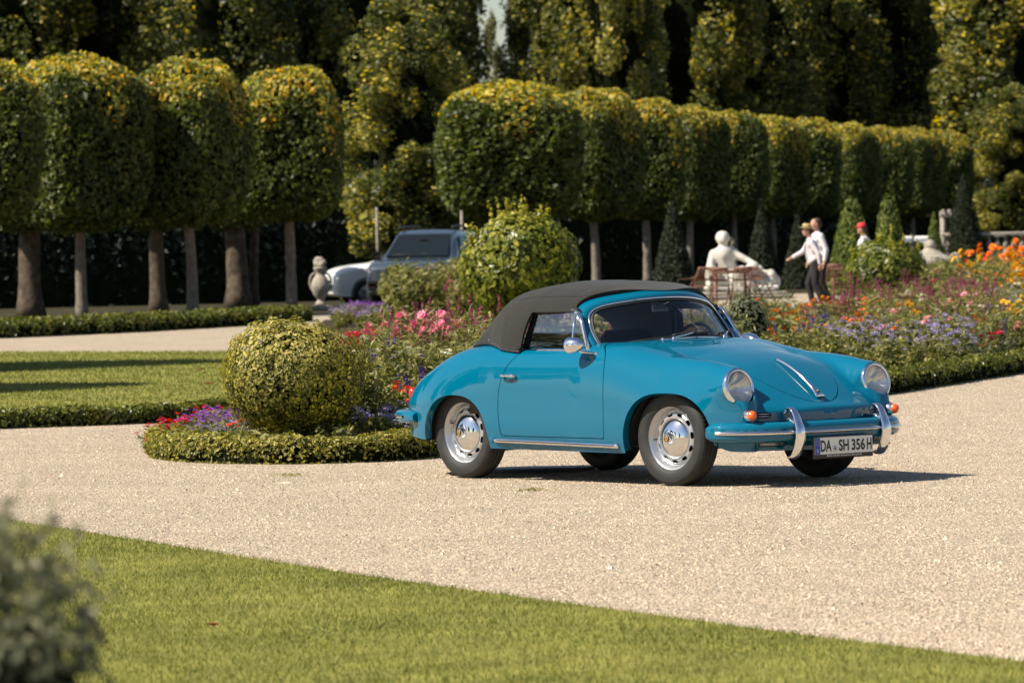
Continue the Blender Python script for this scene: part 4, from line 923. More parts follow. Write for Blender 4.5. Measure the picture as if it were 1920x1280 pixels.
# ---------------- side windows, chrome belt strip
def gy(z): return .702 - .25 * (z - .875)
def pane(P, s, n=10, off=0.0):
    a, b, c, d = [np.asarray(p, float) for p in P]; u = np.linspace(0, 1, n)[:, None, None]; v = np.linspace(0, 1, n)[None, :, None]
    Q = (a * (1 - u) + b * u) * (1 - v) + (d * (1 - u) + c * u) * v
    return np.stack([Q[..., 0], s * (gy(Q[..., 1]) + .012 * np.sin(np.clip((Q[..., 1] - .875) / .26, 0, 1) * np.pi) + off), Q[..., 1]], -1)
for s, D_ in ((-1, DOOR_R), (1, DOOR_L)):
    MB().grid(pane([(-1.455, .86), (-.955, .86), (-.992, 1.131), (-1.402, 1.131)], s)).build('window_pane', M_side_glass, D_)
    MB().grid(pane([(-.945, .862), (-.780, .862), (-.955, 1.118), (-.978, 1.126)], s)).build('vent_pane', M_side_glass, D_)
    L = lambda pts: np.array([(x, s * (gy(z) + .004), z) for x, z in pts])
    mb = MB(); mb.tube(L([(-.950, .862), (-.968, 1.0), (-.985, 1.128)]), .010, 8); mb.tube(L([(-.990, 1.128), (-.955, 1.124)]), .010, 8)
    mb.tube(L([(-.948, 1.126), (-.90, 1.06), (-.845, .965), (-.783, .872)]), .014, 8); mb.tube(L([(-.985, 1.12), (-.955, 1.105), (-.80, .885)]), .005, 6)
    mb.build('vent_frame', M_chrome, D_)
    MB().tube(L([(-1.452, .876), (-1.2, .877), (-.95, .877), (-.785, .874)]) + (0, s * .004, 0), .0085, 8).build('belt_strip', M_chrome, D_)
    MB().tube(L([(-1.46, .87), (-1.445, .95), (-1.41, 1.10), (-1.402, 1.131), (-1.36, 1.136), (-1.1, 1.136), (-.97, 1.132)]) + (0, s * -.022, 0), .018, 8).build('window_seal', M_black, D_)
    # handle with its dished recess plate
    hx, hz = -1.475, .695; y0 = body_y([hx], hz)[0]
    mb = MB(); xs = np.linspace(hx - .075, hx + .065, 9); yy = body_y(xs, hz) + .022 + .010 * np.sin(np.linspace(0, np.pi, 9))
    mb.tube(np.stack([xs, s * yy, hz + .012 - .0 * xs], 1), .0095, 8, ry=[.008, .011, .012, .010, .009, .009, .010, .011, .009])
    for x in (hx - .064, hx + .055): yb = body_y([x], hz)[0]; mb.tube([(x, s * (yb - .005), hz + .008), (x, s * (yb + .024), hz + .012)], .010, 10)
    mb.build('door_handle', M_chrome, D_)
    mb = MB(); mb.lathe([(.036, .0005), (.033, .003), (.008, -.001)], 20, frame((0, s, 0)), (hx, s * (y0 + .001), hz - .004)); mb.build('handle_dish', M_paint, D_)
    # wing mirror
    mc = np.array([-.75, s * .845, .915]) if s < 0 else np.array([-.83, s * .82, .897]); mp = np.array([(.0, -.07), (.035, -.071), (.0525, -.066), (.0565, -.052), (.054, -.025), (.046, .008), (.033, .038), (.016, .058), (0, .066)])
    Mm = frame((.96, s * -.12, .06)); mir = MB().lathe(bezier(mp, 40), 40, Mm, mc).build('mirror', M_chrome, CAR)
    MB().lathe([(.050, -.0715), (0, -.0725)], 32, Mm, mc).build('mirror_glass', M_mirror, mir)
    yb = body_y([-.70], .862)[0]; mb = MB(); mb.tube(bezier([(-.765, s * .838, .885), (-.74, s * .80, .868), (-.71, s * (yb + .005), .858)], 12), [.018] * 6 + [.022] * 6 + [.024], 10, ry=[.010] * 13)
    mb.box((-.705, s * (yb + .004), .856), (.04, .006, .013), bev=.005); mb.build('mirror_foot', M_chrome, mir)
    # sill strip, jacking plug
    xs = np.linspace(-1.650, -.413, 40); zs = np.linspace(.272, .256, 40); yy = body_y(xs, zs)
    MB().tube(np.stack([xs, s * (yy + .006), zs], 1), .012, 10, ry=.0155, up=(0, 0, 1)).build('sill_strip', M_chrome, CAR)
    MB().tube(np.stack([xs[1:-1], s * (yy[1:-1] + .0165), zs[1:-1]], 1), .0035, 6, ry=.004).build('sill_strip_groove', M_black, CAR)
    jy = body_y([-1.683], .283)[0]; MB().lathe([(.0225, -.002), (.0225, .001), (.019, .0032), (.0, .0034)], 24, frame((0, s, -.05)), (-1.683, s * jy, .283)).build('jacking_plug', M_paint, CAR)

# ---------------- headlights, turn signals, grilles
for s in (-1, 1):
    n = HL_N * (1, s, 1); c = (HL_C + HL_N * .012) * (1, s, 1); Fm = frame(n)
    hl = empty('headlight', parent=CAR)
    MB().lathe([(.124, .0), (.1235, -.03), (.119, -.09), (.10, -.2)], 60, Fm, c).build('lamp_bowl', M_paint, hl)
    MB().lathe(bezier([(.121, -.02), (.1265, -.004), (.1255, .010), (.117, .021), (.108, .023), (.1015, .016), (.099, .004)], 36), 72, Fm, c).build('chrome_ring', M_chrome, hl)
    MB().lathe([(.1005, .010), (.05, -.055), (.02, -.078), (0, -.08)], 48, Fm, c).build('reflector', M_reflector, hl)
    lp = bezier([(.1005, .012), (.087, .0225), (.06, .031), (.03, .036), (0, .038)], 30)
    lo = MB().lathe(lp, 56); V, F = lo.arrays(); l_ = obj('lens', V, F, M_lens, hl); l_.matrix_local = Matrix.Translation(c) @ Matrix(Fm.tolist()).to_4x4()
    MB().ico(c - n * .03, .016, 2).build('bulb', M_glass, hl)
    MB().lathe([(.008, 0), (.006, .008), (0, .009)], 12, Fm, c + Fm @ np.array([0, -.120, .018])).build('ring_screw', M_chrome, hl)
    ty, tz = .632, .463; tx = body_x([ty], tz)[0]; tn = np.array([.97, s * .18, .02]); Ft = frame(tn); tc_ = np.array([tx - .008, s * ty, tz])
    ts = MB().lathe(bezier([(.040, -.02), (.0415, .006), (.038, .022), (.034, .034), (.031, .036)], 20), 36, Ft, tc_).build('turn_signal', M_chrome, CAR)
    MB().lathe([(.043, -.004), (.045, .004), (.041, .009)], 36, Ft, tc_).build('rubber_base', M_black, ts)
    MB().lathe(bezier([(.0315, .034), (.0325, .042), (.030, .053), (.022, .066), (.011, .073), (0, .075)], 30), 32, Ft, tc_).build('amber_lens', M_amber, ts)
    for (y0, y1, z, h), nb in zip(SLOTS, (2, 3)):
        gr = MB(); ys = np.linspace(y0 - .02, y1 + .02, 8); zz = np.linspace(z - h - .01, z + h + .01, 4)
        P = np.array([[(body_x([y], q)[0] - .028, s * y, q) for y in ys] for q in zz]); g = gr.grid(P).build('air_grille', M_dark, CAR)
        for q in np.linspace(-.42, .42, nb):
            yb = np.linspace(y0 + .008, y1 - .008, 8); MB().tube(np.stack([body_x(yb, z + q * h) - .004, s * yb, np.full(8, z + q * h)], 1), .0028, 6).build('grille_bar', M_chrome, g)

# ---------------- front lid handle with emblem
xs = np.linspace(.255, .662, 26); zz = body_z(xs, 0.0); sl = np.gradient(zz, xs)
nn = np.stack([-sl, 0 * xs, 1 + 0 * xs], 1); nn /= np.linalg.norm(nn, axis=1)[:, None]
t = np.linspace(0, 1, 26); rise = .012 + .016 * np.sin(t ** .9 * np.pi * .85); P = np.stack([xs, 0 * xs, zz], 1) + nn * (rise - .004)[:, None]
w = .008 + .013 * t ** 1.5 + .020 * np.clip((t - .80) / .20, 0, 1) ** 1.5
hd = MB().tube(P, w, 14, ry=.011 + .004 * t).build('lid_handle', M_chrome, HOOD)
k = 23; MB().lathe([(.0155, 0), (.015, .004), (0, .006)], 20, frame(nn[k]), P[k] + nn[k] * .013).build('emblem', M_blackenamel, hd)
MB().lathe([(.009, 0), (.009, .002), (0, .0025)], 14, frame(nn[k]), P[k] + nn[k] * .018).build('emblem_shield', M_gold, hd)

# ---------------- bumpers
def bump_path(n=90, ymax=.798):
    q = np.linspace(-1, 1, n); Y = .80 * np.sign(q) * (1 - (1 - np.abs(q)) ** 1.9); Y = np.clip(Y, -ymax, ymax)
    Y = np.linspace(0, 1, 2000); Y = Y * ymax; X = .40 + .47 * np.maximum(1 - (Y / .80) ** 3, 0) ** .5      # equal steps along the curve
    L = np.r_[0, np.cumsum(np.hypot(np.diff(X), np.diff(Y)))]; t = np.linspace(0, L[-1], n // 2 + 1)[1:]
    X, Y = np.interp(t, L, X), np.interp(t, L, Y); return np.r_[X[::-1], X], np.r_[-Y[::-1], Y]
def sweep(X, Y, prof, closed_prof=True):
    """prof: (out, z) pairs swept along a plan path"""
    T = np.stack([np.gradient(X), np.gradient(Y)], 1); T /= np.linalg.norm(T, axis=1)[:, None]; Nn = np.stack([T[:, 1], -T[:, 0]], 1); k = len(X) // 2; Nn *= np.sign(Nn[k, 0] * (X[k] + 1.2))
    P = np.array([[(X[i] + Nn[i, 0] * o, Y[i] + Nn[i, 1] * o, z) for o, z in prof] for i in range(len(X))]); return P
X, Y = bump_path(120)
FB = empty('front_bumper', parent=CAR)
prof = bezier([(-.075, .418), (-.045, .420), (-.012, .412), (.006, .392), (.010, .372), (.010, .340), (.006, .316), (-.012, .298), (-.05, .290), (-.075, .292)], 40)
P = sweep(X, Y, prof); fade = np.clip((np.minimum(np.arange(120), np.arange(120)[::-1]) / 3.0), 0, 1) ** .5
P[:, :, 2] = .352 + (P[:, :, 2] - .352) * (.72 + .28 * fade[:, None]); MB().grid(P).grid(np.stack([P[0], np.tile(P[0].mean(0), (len(P[0]), 1))])).grid(np.stack([P[-1], np.tile(P[-1].mean(0), (len(P[-1]), 1))])).build('bumper_blade', M_paint, FB)
Xs, Ys = X[5:-5], Y[5:-5]
pr = bezier([(.004, .367), (.014, .366), (.021, .358), (.021, .350), (.014, .342), (.004, .341)], 20); MB().grid(sweep(Xs, Ys, pr)).build('chrome_strip', M_chrome, FB)
for e in (0, -1):
    c = sweep(Xs, Ys, [(.008, .354)])[e, 0]; MB().ico(c, (.014, .014, .0135), 2).build('strip_end', M_chrome, FB)
MB().grid(sweep(Xs[2:-2], Ys[2:-2], [(.0222, .3555), (.0222, .3525)])).build('strip_groove', M_black, FB)
for s in (-1, 1):
    path = bezier([(.735, .47), (.765, .500), (.805, .498), (.838, .465), (.860, .415), (.875, .375), (.880, .340), (.872, .290), (.850, .235), (.822, .198), (.79, .193)], 44)
    m = len(path); t = np.linspace(0, 1, m); pts = np.stack([path[:, 0], np.full(m, s * .385), path[:, 1]], 1)
    wy = .018 + .020 * np.clip((t - .1) / .5, 0, 1) + .004 * np.sin(t * np.pi); th = .010 + .012 * np.clip((t - .2) / .3, 0, 1) - .008 * np.clip((t - .8) / .2, 0, 1)
    og = MB().tube(pts, wy, 16, ry=th, up=(0, s * 1e-6, 1)); og.V[-1] = og.V[-1]
    g = og.build('over_rider', M_chrome, FB)
    MB().tube([(.70, s * .385, .425), (.79, s * .385, .432), (.865, s * .385, .405)], [.02, .024, .028], 12, ry=[.016, .014, .012]).build('over_rider_arm', M_chrome, FB)
X2, Y2 = bump_path(120); X2 = -2.32 - (X2 - .40) / .47 * .86
RB = empty('rear_bumper', parent=CAR)
q = np.abs(Y2) / .8; Xr = -2.47 - .68 * np.maximum(1 - q ** 2.4, 0) ** .55; Yr = Y2 * .985
prof2 = bezier([(-.075, .452), (-.05, .456), (-.012, .450), (.008, .432), (.010, .41), (.006, .385), (-.012, .372), (-.07, .370)], 30)
P = sweep(Xr[::-1], Yr[::-1], prof2); P[:, :, 2] = .412 + (P[:, :, 2] - .412) * (.72 + .28 * fade[:, None]); MB().grid(P).grid(np.stack([P[0], np.tile(P[0].mean(0), (len(P[0]), 1))])).grid(np.stack([P[-1], np.tile(P[-1].mean(0), (len(P[-1]), 1))])).build('bumper_blade', M_paint, RB)
MB().grid(sweep(Xr[::-1][7:-7], Yr[::-1][7:-7], bezier([(.004, .424), (.016, .422), (.021, .414), (.016, .405), (.004, .402)], 16))).build('chrome_strip', M_chrome, RB)
for s in (-1, 1):
    tc_ = np.array([body_x([s * .55], .56, -1)[0], s * .55, .56]); MB().ico(tc_, (.03, .026, .045), 3).build('tail_light', M_red_lens, CAR)

# ---------------- number plate
def text_mesh(body, size, sx=1.0, bold=0.0):
    cu = bpy.data.curves.new('t', 'FONT'); cu.body = body; cu.size = size; cu.offset = bold; cu.align_x = 'LEFT'; cu.resolution_u = 4
    o = bpy.data.objects.new('t', cu); C.objects.link(o); bpy.context.view_layer.update()
    me = bpy.data.meshes.new_from_object(o.evaluated_get(bpy.context.evaluated_depsgraph_get())); bpy.data.objects.remove(o)
    V = np.array([v.co[:] for v in me.vertices]); V[:, 0] -= V[:, 0].min(); V[:, 0] *= sx
    for v, c in zip(me.vertices, V): v.co = c
    return me, V[:, 0].max(), V[:, 1].max()
PX = .905; PLATE = empty('number_plate', (PX, -.036, .254), parent=CAR)
PLATE.rotation_euler = (R(90), 0, R(90))       # local x to the left of the car, local y up, local z forward
MB().box((0, -.006, 0), (.269, .072, .007), bev=.006).build('plate_holder', M_plate_frame, PLATE)
MB().box((0, .004, .008), (.258, .0535, .0012)).build('plate_face', M_plate, PLATE, smooth=False)
MB().box((-.2345, .004, .0098), (.0225, .0525, .0006)).build('blue_band', M_plate_blue, PLATE, smooth=False)
def put_text(s, x0, x1, y0, h, mat, z=.0105, name='lettering', bold=0.0):
    me, w, hh = text_mesh(s, 1.0, 1.0, bold); k = h / hh
    o = link(name, me, mat, PLATE); o.location = (x0, y0, z); o.scale = ((x1 - x0) / w, k, 1); return o
put_text('DA', -.207, -.110, -.030, .071, M_plate_ink, bold=.028)
put_text('SH', -.045, .045, -.030, .071, M_plate_ink, bold=.028)
put_text('356', .070, .190, -.030, .071, M_plate_ink, bold=.028)
put_text('H', .207, .250, -.030, .071, M_plate_ink, bold=.028)
put_text('D', -.243, -.227, -.037, .022, M_white_print, z=.0112)
put_text('Mobil mit Stil www.auto100mark.de', -.150, .165, -.0655, .0125, M_white_print, z=.0078, bold=.006)
for k in range(12):
    a = k * math.pi / 6; MB().lathe([(.0022, 0), (0, .0004)], 5, None, (-.2345 + .014 * math.cos(a), .026 + .014 * math.sin(a), .0108)).build('star', M_gold, PLATE)
se = MB().lathe([(.0205, 0), (.0205, .0006), (0, .0007)], 28, None, (-.078, -.016, .0096)).build('seal', pbr('seal_silver', (.55, .55, .56), .4), PLATE)
MB().lathe([(.0085, 0), (0, .0003)], 6, None, (-.078, -.016, .0106)).build('seal_shield', pbr('seal_violet', (.10, .04, .22), .5), se)

# ---------------- wipers, washer jets
for y0, y1 in ((-.21, .18), (.27, .56)):
    x0 = Xw(y0, .925) + .055; mb = MB(); b = np.array([x0, y0, body_z([x0], y0)[0]])
    mb.lathe([(.017, 0), (.013, .018), (0, .024)], 14, None, b); wz = .962 if y0 < 0 else .945
    e = ws(np.array([[y1, wz]]), .022)[0]; m_ = ws(np.array([[(y0 + y1) / 2, .955]]), .03)[0]
    wp = mb.tube(bezier([b + (0, 0, .015), b * .5 + m_ * .5 + (0, 0, .006), m_], 10), .0055, 6).build('wiper', M_chrome, CAR)
    bl = np.array([(q, .950 + .012 * math.sin((q - y0) * 4)) for q in np.linspace((y0 * .45 + y1 * .55) - .17, (y0 * .45 + y1 * .55) + .17, 12)])
    MB().tube(ws(bl, .016), .0055, 6, ry=.009).build('wiper_blade', M_black, wp)
zj = body_z([-.50], -.33)[0]; MB().lathe([(.010, 0), (.008, .014), (0, .018)], 12, None, (-.47, -.33, zj)).build('washer_jet', M_chrome, CAR)

# ---------------- cabin
mb = MB(); mb.box((-1.35, 0, .40), (.72, .64, .02)); mb.box((-2.02, 0, .64), (.03, .62, .24)); 
for s in (-1, 1): mb.box((-1.3, s * .665, .64), (.75, .012, .20))
mb.build('cabin_floor', M_leather, CAR)
ys = np.linspace(-.60, .60, 17); pr = [(-.02, .895), (-.10, .912), (-.17, .900), (-.20, .86), (-.19, .74), (-.15, .66)]
P = np.array([[(Xw(y, .93) - .01 + dx, y * .99, z - .05 * (y / .6) ** 4) for y in ys] for dx, z in pr]); MB().grid(P).build('dashboard', M_leather, CAR)
def seat(y, k):
    st = empty('seat', parent=CAR); P = []
    MB().box((-1.20, y, .52), (.25, .23, .08), bev=.05).build('seat_cushion', M_leather, st)
    MB().box((-1.52, y, .76), (.065, .225, .23), M=roty(R(-14)), bev=.05).build('seat_back', M_leather, st)
seat(-.33, 0); seat(.33, 1)
mb = MB(); mb.box((-1.86, 0, .68), (.09, .55, .20), M=roty(R(-18)), bev=.05); mb.build('rear_seat_back', M_leather, CAR)
SW = empty('steering_wheel', (-.93, .34, .845), parent=CAR); SW.rotation_euler = (0, R(-66), 0)
th = np.linspace(0, 2 * np.pi, 49); MB().tube(np.stack([.195 * np.cos(th), .195 * np.sin(th), 0 * th], 1), .0115, 10, cap=False).build('wheel_rim', M_black, SW)
mb = MB(); 
for a in (0, math.pi): mb.tube([(0, 0, -.03), (0, .19 * math.cos(a), 0)], .007, 6)
mb.tube([(0, 0, -.03), (-.19, 0, 0)], .007, 6); mb.build('spokes', M_chrome, SW); MB().tube([(0, 0, -.01), (0, 0, -.25)], .02, 10).build('column', M_black, SW)
mb = MB(); mb.box((-.862, .005, 1.142), (.010, .088, .030), M=rotz(R(10)), bev=.008); rm = mb.build('inner_mirror', pbr('mirror_back', (.33, .34, .35), .3, metal=.6), CAR)
MB().tube([(-.855, 0, 1.15), (-.80, .03, 1.182)], .005, 6).tube(ws(np.array([[.16, .955], [.03, 1.185]]), -.02), .0032, 6).build('mirror_stay', M_chrome, rm)
# ================================================================== flowering plants
def stem_mat(): return pbr('plant_stem', (.10, .11, .035), rough=.7, var=.3)
M_stem = stem_mat()
M_redstem = pbr('red_stem', (.16, .045, .04), rough=.7, var=.3)
M_leafy = leaf_mat('flowerbed_leaf', [(0, (.038, .050, .012)), (.35, (.125, .140, .034)), (.7, (.29, .275, .085)), (1, (.52, .44, .19))], trans=.35, rough=.5)
def petal(name, a, b, trans=.3): return leaf_mat(name, [(0, a), (1, b)], trans=trans, rough=.6)
PET = dict(orange=petal('orange_petal', (.72, .12, .006), (.90, .30, .015)), yellow=petal('yellow_petal', (.80, .42, .01), (.92, .60, .05)), white=petal('white_petal', (.74, .70, .52), (.88, .86, .76)), pink=petal('pink_petal', (.76, .12, .26), (.90, .38, .48)),
           palepink=petal('palepink_petal', (.80, .30, .34), (.88, .55, .55)), crimson=petal('crimson_petal', (.45, .012, .05), (.72, .04, .11)), scarlet=petal('scarlet_petal', (.70, .02, .015), (.85, .08, .03)), magenta=petal('magenta_spike', (.19, .022, .07), (.46, .11, .20)),
           violet=petal('violet_spike', (.055, .025, .16), (.13, .07, .30)), lavender=petal('lavender_tuft', (.25, .20, .42), (.48, .41, .62)), purple=petal('purple_tuft', (.22, .045, .42), (.44, .15, .62)))
def plant_parts(kind, seed):
    """foliage (verts, quads, tints) and flowers of one plant about h tall, built at its base"""
    r = np.random.default_rng(seed); fol, flo, st = [], [], MB()
    def stems(n, h, spread, r0=.004):
        out = []
        for k in range(n):
            a = r.uniform(0, 6.28); L_ = spread * np.sqrt(r.random()); hh = h * r.uniform(.75, 1.08); b = np.array([.25 * L_ * math.cos(a), .25 * L_ * math.sin(a), 0]); t = np.array([L_ * math.cos(a), L_ * math.sin(a), hh]); m_ = (b + t) / 2 + r.normal(0, .02, 3); st.tube([b, m_, t], [r0, r0 * .8, r0 * .6], 4, cap=False); out.append((b, m_, t))
        return out
    def leafs(S, n, size, asp=.4, lo=.1, hi=.85):
        for b, m_, t in S:
            q = r.uniform(lo, hi, n)[:, None]; P = np.where(q < .5, b + (m_ - b) * q * 2, m_ + (t - m_) * (q * 2 - 1)); d = r.normal(0, 1, (n, 3)); d[:, 2] = .6; d /= np.linalg.norm(d, axis=1)[:, None]
            fol.append(leaves(P + d * size * .5, np.cross(d, r.normal(0, 1, (n, 3))) + (0, 0, 1.2), size, r.beta(2, 2, n), jit=.45, aspect=asp, seed=int(r.integers(1e9))))
    def disc(c, rad, n, up=None, layers=2, asp=.55):
        up = np.array([r.normal(0, .35), -.35 + r.normal(0, .3), 1.0]) if up is None else up; Fm = frame(up)
        for l in range(layers):
            a = np.arange(n) / n * 6.283 + r.random(); rr_ = rad * (1 - .35 * l); d = np.stack([np.cos(a), np.sin(a), np.full(n, .25 + .4 * l)], 1) @ Fm.T; w = np.stack([-np.sin(a), np.cos(a), 0 * a], 1) @ Fm.T * rr_ * asp * .5; c_ = c + Fm[:, 2] * .006 * l
            V = np.stack([np.repeat(c_[None], n, 0), c_ + d * rr_ * .6 + w, c_ + d * rr_, c_ + d * rr_ * .6 - w], 1).reshape(-1, 3); flo.append((V, np.arange(n * 4).reshape(-1, 4), np.clip(r.normal(.5, .25, n), 0, 1)))
    def spike(t, L_, rad, n, dirv=None):
        d = np.array([r.normal(0, .12), r.normal(0, .12), 1.0]) if dirv is None else dirv; q = np.sort(r.random(n)); a = r.uniform(0, 6.28, n); o = np.stack([np.cos(a), np.sin(a), 0 * a + .3], 1); P = t + d * (q * L_)[:, None] + o * (rad * (1 - .7 * q))[:, None]; flo.append(leaves(P, o, rad * 1.7, np.clip(r.normal(.5, .3, n), 0, 1), jit=.4, aspect=.8, seed=int(r.integers(1e9))))
    def tuft(c, rad, n): P, N = super_pts(n, (rad, rad, rad * .6), 2.0, rr=r, lo=.7); k = P[:, 2] > -.2 * rad; flo.append(leaves(P[k] + c, N[k], rad * .55, r.random(k.sum()), jit=.6, aspect=.8, seed=int(r.integers(1e9))))
    red = False; per = 0                                        # per: petal layers that make one separate flower head
    if kind in ('orange', 'yellow', 'white', 'palepink', 'crimson', 'scarlet'):
        per = 3; S = stems(7, .46, .16); leafs(S, 16, .075, .42)
        for b, m_, t in S[:4 + int(r.integers(0, 2))]: disc(t, r.uniform(.036, .050), 13, layers=3)
    elif kind == 'pink':
        per = 4; S = stems(8, .88, .17); leafs(S, 20, .085, .3, .1, .9)
        for b, m_, t in S[:4]:
            for _ in range(2): disc(t + r.normal(0, .02, 3), r.uniform(.036, .052), 8, up=np.array([r.normal(0, .5), -.8, .6]), layers=2, asp=.75)
        for b, m_, t in S: fol.append(leaves(np.tile(t, (7, 1)) + r.normal(0, .035, (7, 3)), r.normal(0, 1, (7, 3)), .07, r.uniform(.6, 1, 7), aspect=.12, seed=int(r.integers(1e9))))
    elif kind == 'magenta':
        red = True; S = stems(11, .82, .19, .0035); leafs(S, 17, .075, .28, .1, .85)
        for b, m_, t in S[:9]: spike(t - (0, 0, .04), r.uniform(.09, .14), .0105, 34)
    elif kind == 'violet':
        S = stems(9, .52, .15); leafs(S, 15, .06, .4, .05, .7)
        for b, m_, t in S: spike(t - (0, 0, .06), r.uniform(.12, .18), .013, 30)
    elif kind in ('lavender', 'purple'):
        S = stems(13, .32, .20, .003); leafs(S, 15, .05, .6, .2, .95)
        for b, m_, t in S[:11]:
            for _ in range(2): tuft(t + r.normal(0, .018, 3) + (0, 0, .01), r.uniform(.018, .028), 20)
    elif kind == 'leafy': S = stems(9, .55, .2); leafs(S, 26, .085, .45, .1, 1.05)
    elif kind == 'grass': S = stems(12, .75, .22, .0025); leafs(S, 16, .13, .13, .1, 1.05)
    elif kind == 'grey': S = stems(10, .30, .17, .003); leafs(S, 20, .045, .4, .1, 1.1)
    V, F, T = cat(fol); sv, sf = st.arrays(); fm = mesh_np('foliage', np.concatenate([V, sv]), [F] + [f + len(V) for f in sf], False, attrs={'tint': ('FACE', np.concatenate([T, np.full(sum(len(f) for f in sf), .25)]))})
    fm.materials.append(M_grey if kind == 'grey' else M_leafy)
    if red:
        fm.materials.append(M_redstem); mi = np.zeros(len(fm.polygons), np.int32); mi[len(F):] = 1; mi[:len(F)][np.random.default_rng(seed).random(len(F)) < .30] = 1; fm.polygons.foreach_set('material_index', mi)
    heads = []
    groups = [flo[k:k + per] for k in range(0, len(flo), per)] if per else ([flo] if flo else [])
    for g in groups: V, F, T = cat(g); hm = mesh_np('flower_head' if per else 'flowers', V, [F], False, attrs={'tint': ('FACE', T)}); hm.materials.append(PET[kind]); heads.append(hm)
    return fm, heads
HGT = dict(orange=.46, yellow=.46, white=.46, palepink=.46, crimson=.46, scarlet=.46, pink=.88, magenta=.86, violet=.60, lavender=.33, purple=.33, leafy=.55, grass=.75, grey=.30)
PROTO = {k: [plant_parts(k, 300 + 17 * i + j) for j in range(2)] for i, k in enumerate(HGT)}
NAMES = dict(orange='orange_zinnia', yellow='yellow_marigold', white='white_zinnia', palepink='pale_pink_zinnia', crimson='crimson_zinnia', scarlet='scarlet_zinnia', pink='pink_spider_flower', magenta='magenta_spike_flower', violet='violet_sage', lavender='lavender_floss_flower', purple='purple_floss_flower', leafy='leafy_plant', grass='grassy_plant', grey='silver_leaf_plant')
WORD = dict(orange='orange zinnia', yellow='yellow marigold', white='white zinnia', palepink='pale pink zinnia', crimson='crimson zinnia', scarlet='scarlet zinnia', pink='tall pink spider flower', magenta='reddish magenta spike flower', violet='violet sage', lavender='lavender floss flower', purple='purple floss flower', leafy='green leafy plant', grass='thin-leaved grassy plant', grey='silvery grey-leaved plant')
pr = np.random.default_rng(99)
COUNT, BAKE = {}, []
Z1 = 'at the left end of the bed beside the round bush'; Z2 = 'between the round bush and the tail of the car'; Z3 = 'in the bed right behind the car'; Z4 = 'in the wide bed right of the car'; Z5 = 'in the bright far bed at the right edge'
Z6 = 'in the far bed in front of the parked cars'
def plant(kind, x, y, h, zone):
    fm, heads = PROTO[kind][int(pr.integers(0, 2))]; s = h / HGT[kind]; w = .55 * s + .45 if s < 1 else s ** .8; rz = pr.uniform(0, 6.28); COUNT[kind] = COUNT.get(kind, 0) + 1
    if not heads and (COUNT[kind] > 150 or zone in (Z3, Z6) or y > 82): BAKE.append((fm, np.array([x, y, .015]), rz, w, s)); return      # far greenery nobody could count
    e = link(NAMES[kind], fm, None); e.location = (x, y, .015); e.rotation_euler = (0, 0, rz); e.scale = (w, w, s)
    tag(e, WORD[kind] + ' ' + zone, 'flower' if heads else 'plant', NAMES[kind].replace('_', ' ') + 's ' + zone)
    for hm in heads:
        f = link(hm.name.split('.')[0], hm, None, e)
        if len(heads) == 1: f['kind'] = 'stuff'
def bake():
    V, Q, T, n = [], [], [], 0; cache = {}
    for fm, loc, rz, w, s in BAKE:
        if fm.name not in cache:
            v = np.zeros(len(fm.vertices) * 3, np.float32); fm.vertices.foreach_get('co', v); q = np.zeros(len(fm.loops), np.int32); fm.loops.foreach_get('vertex_index', q); tt = np.zeros(len(fm.polygons), np.float32); fm.attributes['tint'].data.foreach_get('value', tt); cache[fm.name] = (v.reshape(-1, 3), q.reshape(-1, 4), tt)
        v, q, tt = cache[fm.name]; V.append((v * (w, w, s)) @ rotz(rz).T + loc); Q.append(q + n); T.append(tt); n += len(v)
    o = leaf_obj('bed_greenery', (np.concatenate(V), np.concatenate(Q), np.concatenate(T)), M_leafy); tag(o, 'mixed green leafy plants filling the flower beds', 'greenery', kind='stuff')
def scatter(kind, n, px0, px1, D0, D1, h0, h1, zone):
    k = 0
    for _ in range(n * 40):
        D = pr.uniform(D0, D1); X = (pr.uniform(px0, px1) - 960) / 9600 * D
        if sd_poly(bed_poly, np.array([X]), np.array([D]))[0] < -.18 and math.hypot(X + 1.62, D - 39.2) > .42 and math.hypot(X - 6.82, D - 93) > .7: plant(kind, X, D, pr.uniform(h0, h1), zone); k += 1
        if k >= n: break
def spots(kind, L, zone):
    for a, b, D in L:
        P = at(a, b, D); plant(kind, P[0], D, max(.12, P[2] - .01), zone)
spots('crimson', [(282, 822, 39.9), (298, 806, 40.3), (308, 800, 40.5), (320, 798, 40.7), (336, 795, 40.9), (350, 782, 42.2)], Z1)
spots('scarlet', [(292, 812, 40.0), (345, 776, 42.6), (380, 765, 43.6), (398, 763, 43.8), (445, 790, 41), (478, 820, 39)], Z1)
spots('purple', [(395, 776, 42.4), (408, 784, 42), (425, 780, 42.4), (372, 788, 41.6), (356, 786, 41.4), (448, 778, 42.6)], Z1)
spots('lavender', [(338, 812, 40), (400, 800, 41), (365, 800, 40.6), (440, 800, 41), (382, 812, 40.2)], Z1)
for a, b, D in [(330, 820, 39.7), (360, 815, 39.9), (395, 815, 39.6), (425, 805, 40.2), (452, 800, 40.6), (470, 795, 40.9), (480, 760, 42.5), (410, 825, 39.2), (440, 830, 39), (375, 800, 41), (320, 812, 40.2), (460, 828, 38.9)]: spots('grey', [(a, b, D)], Z1)
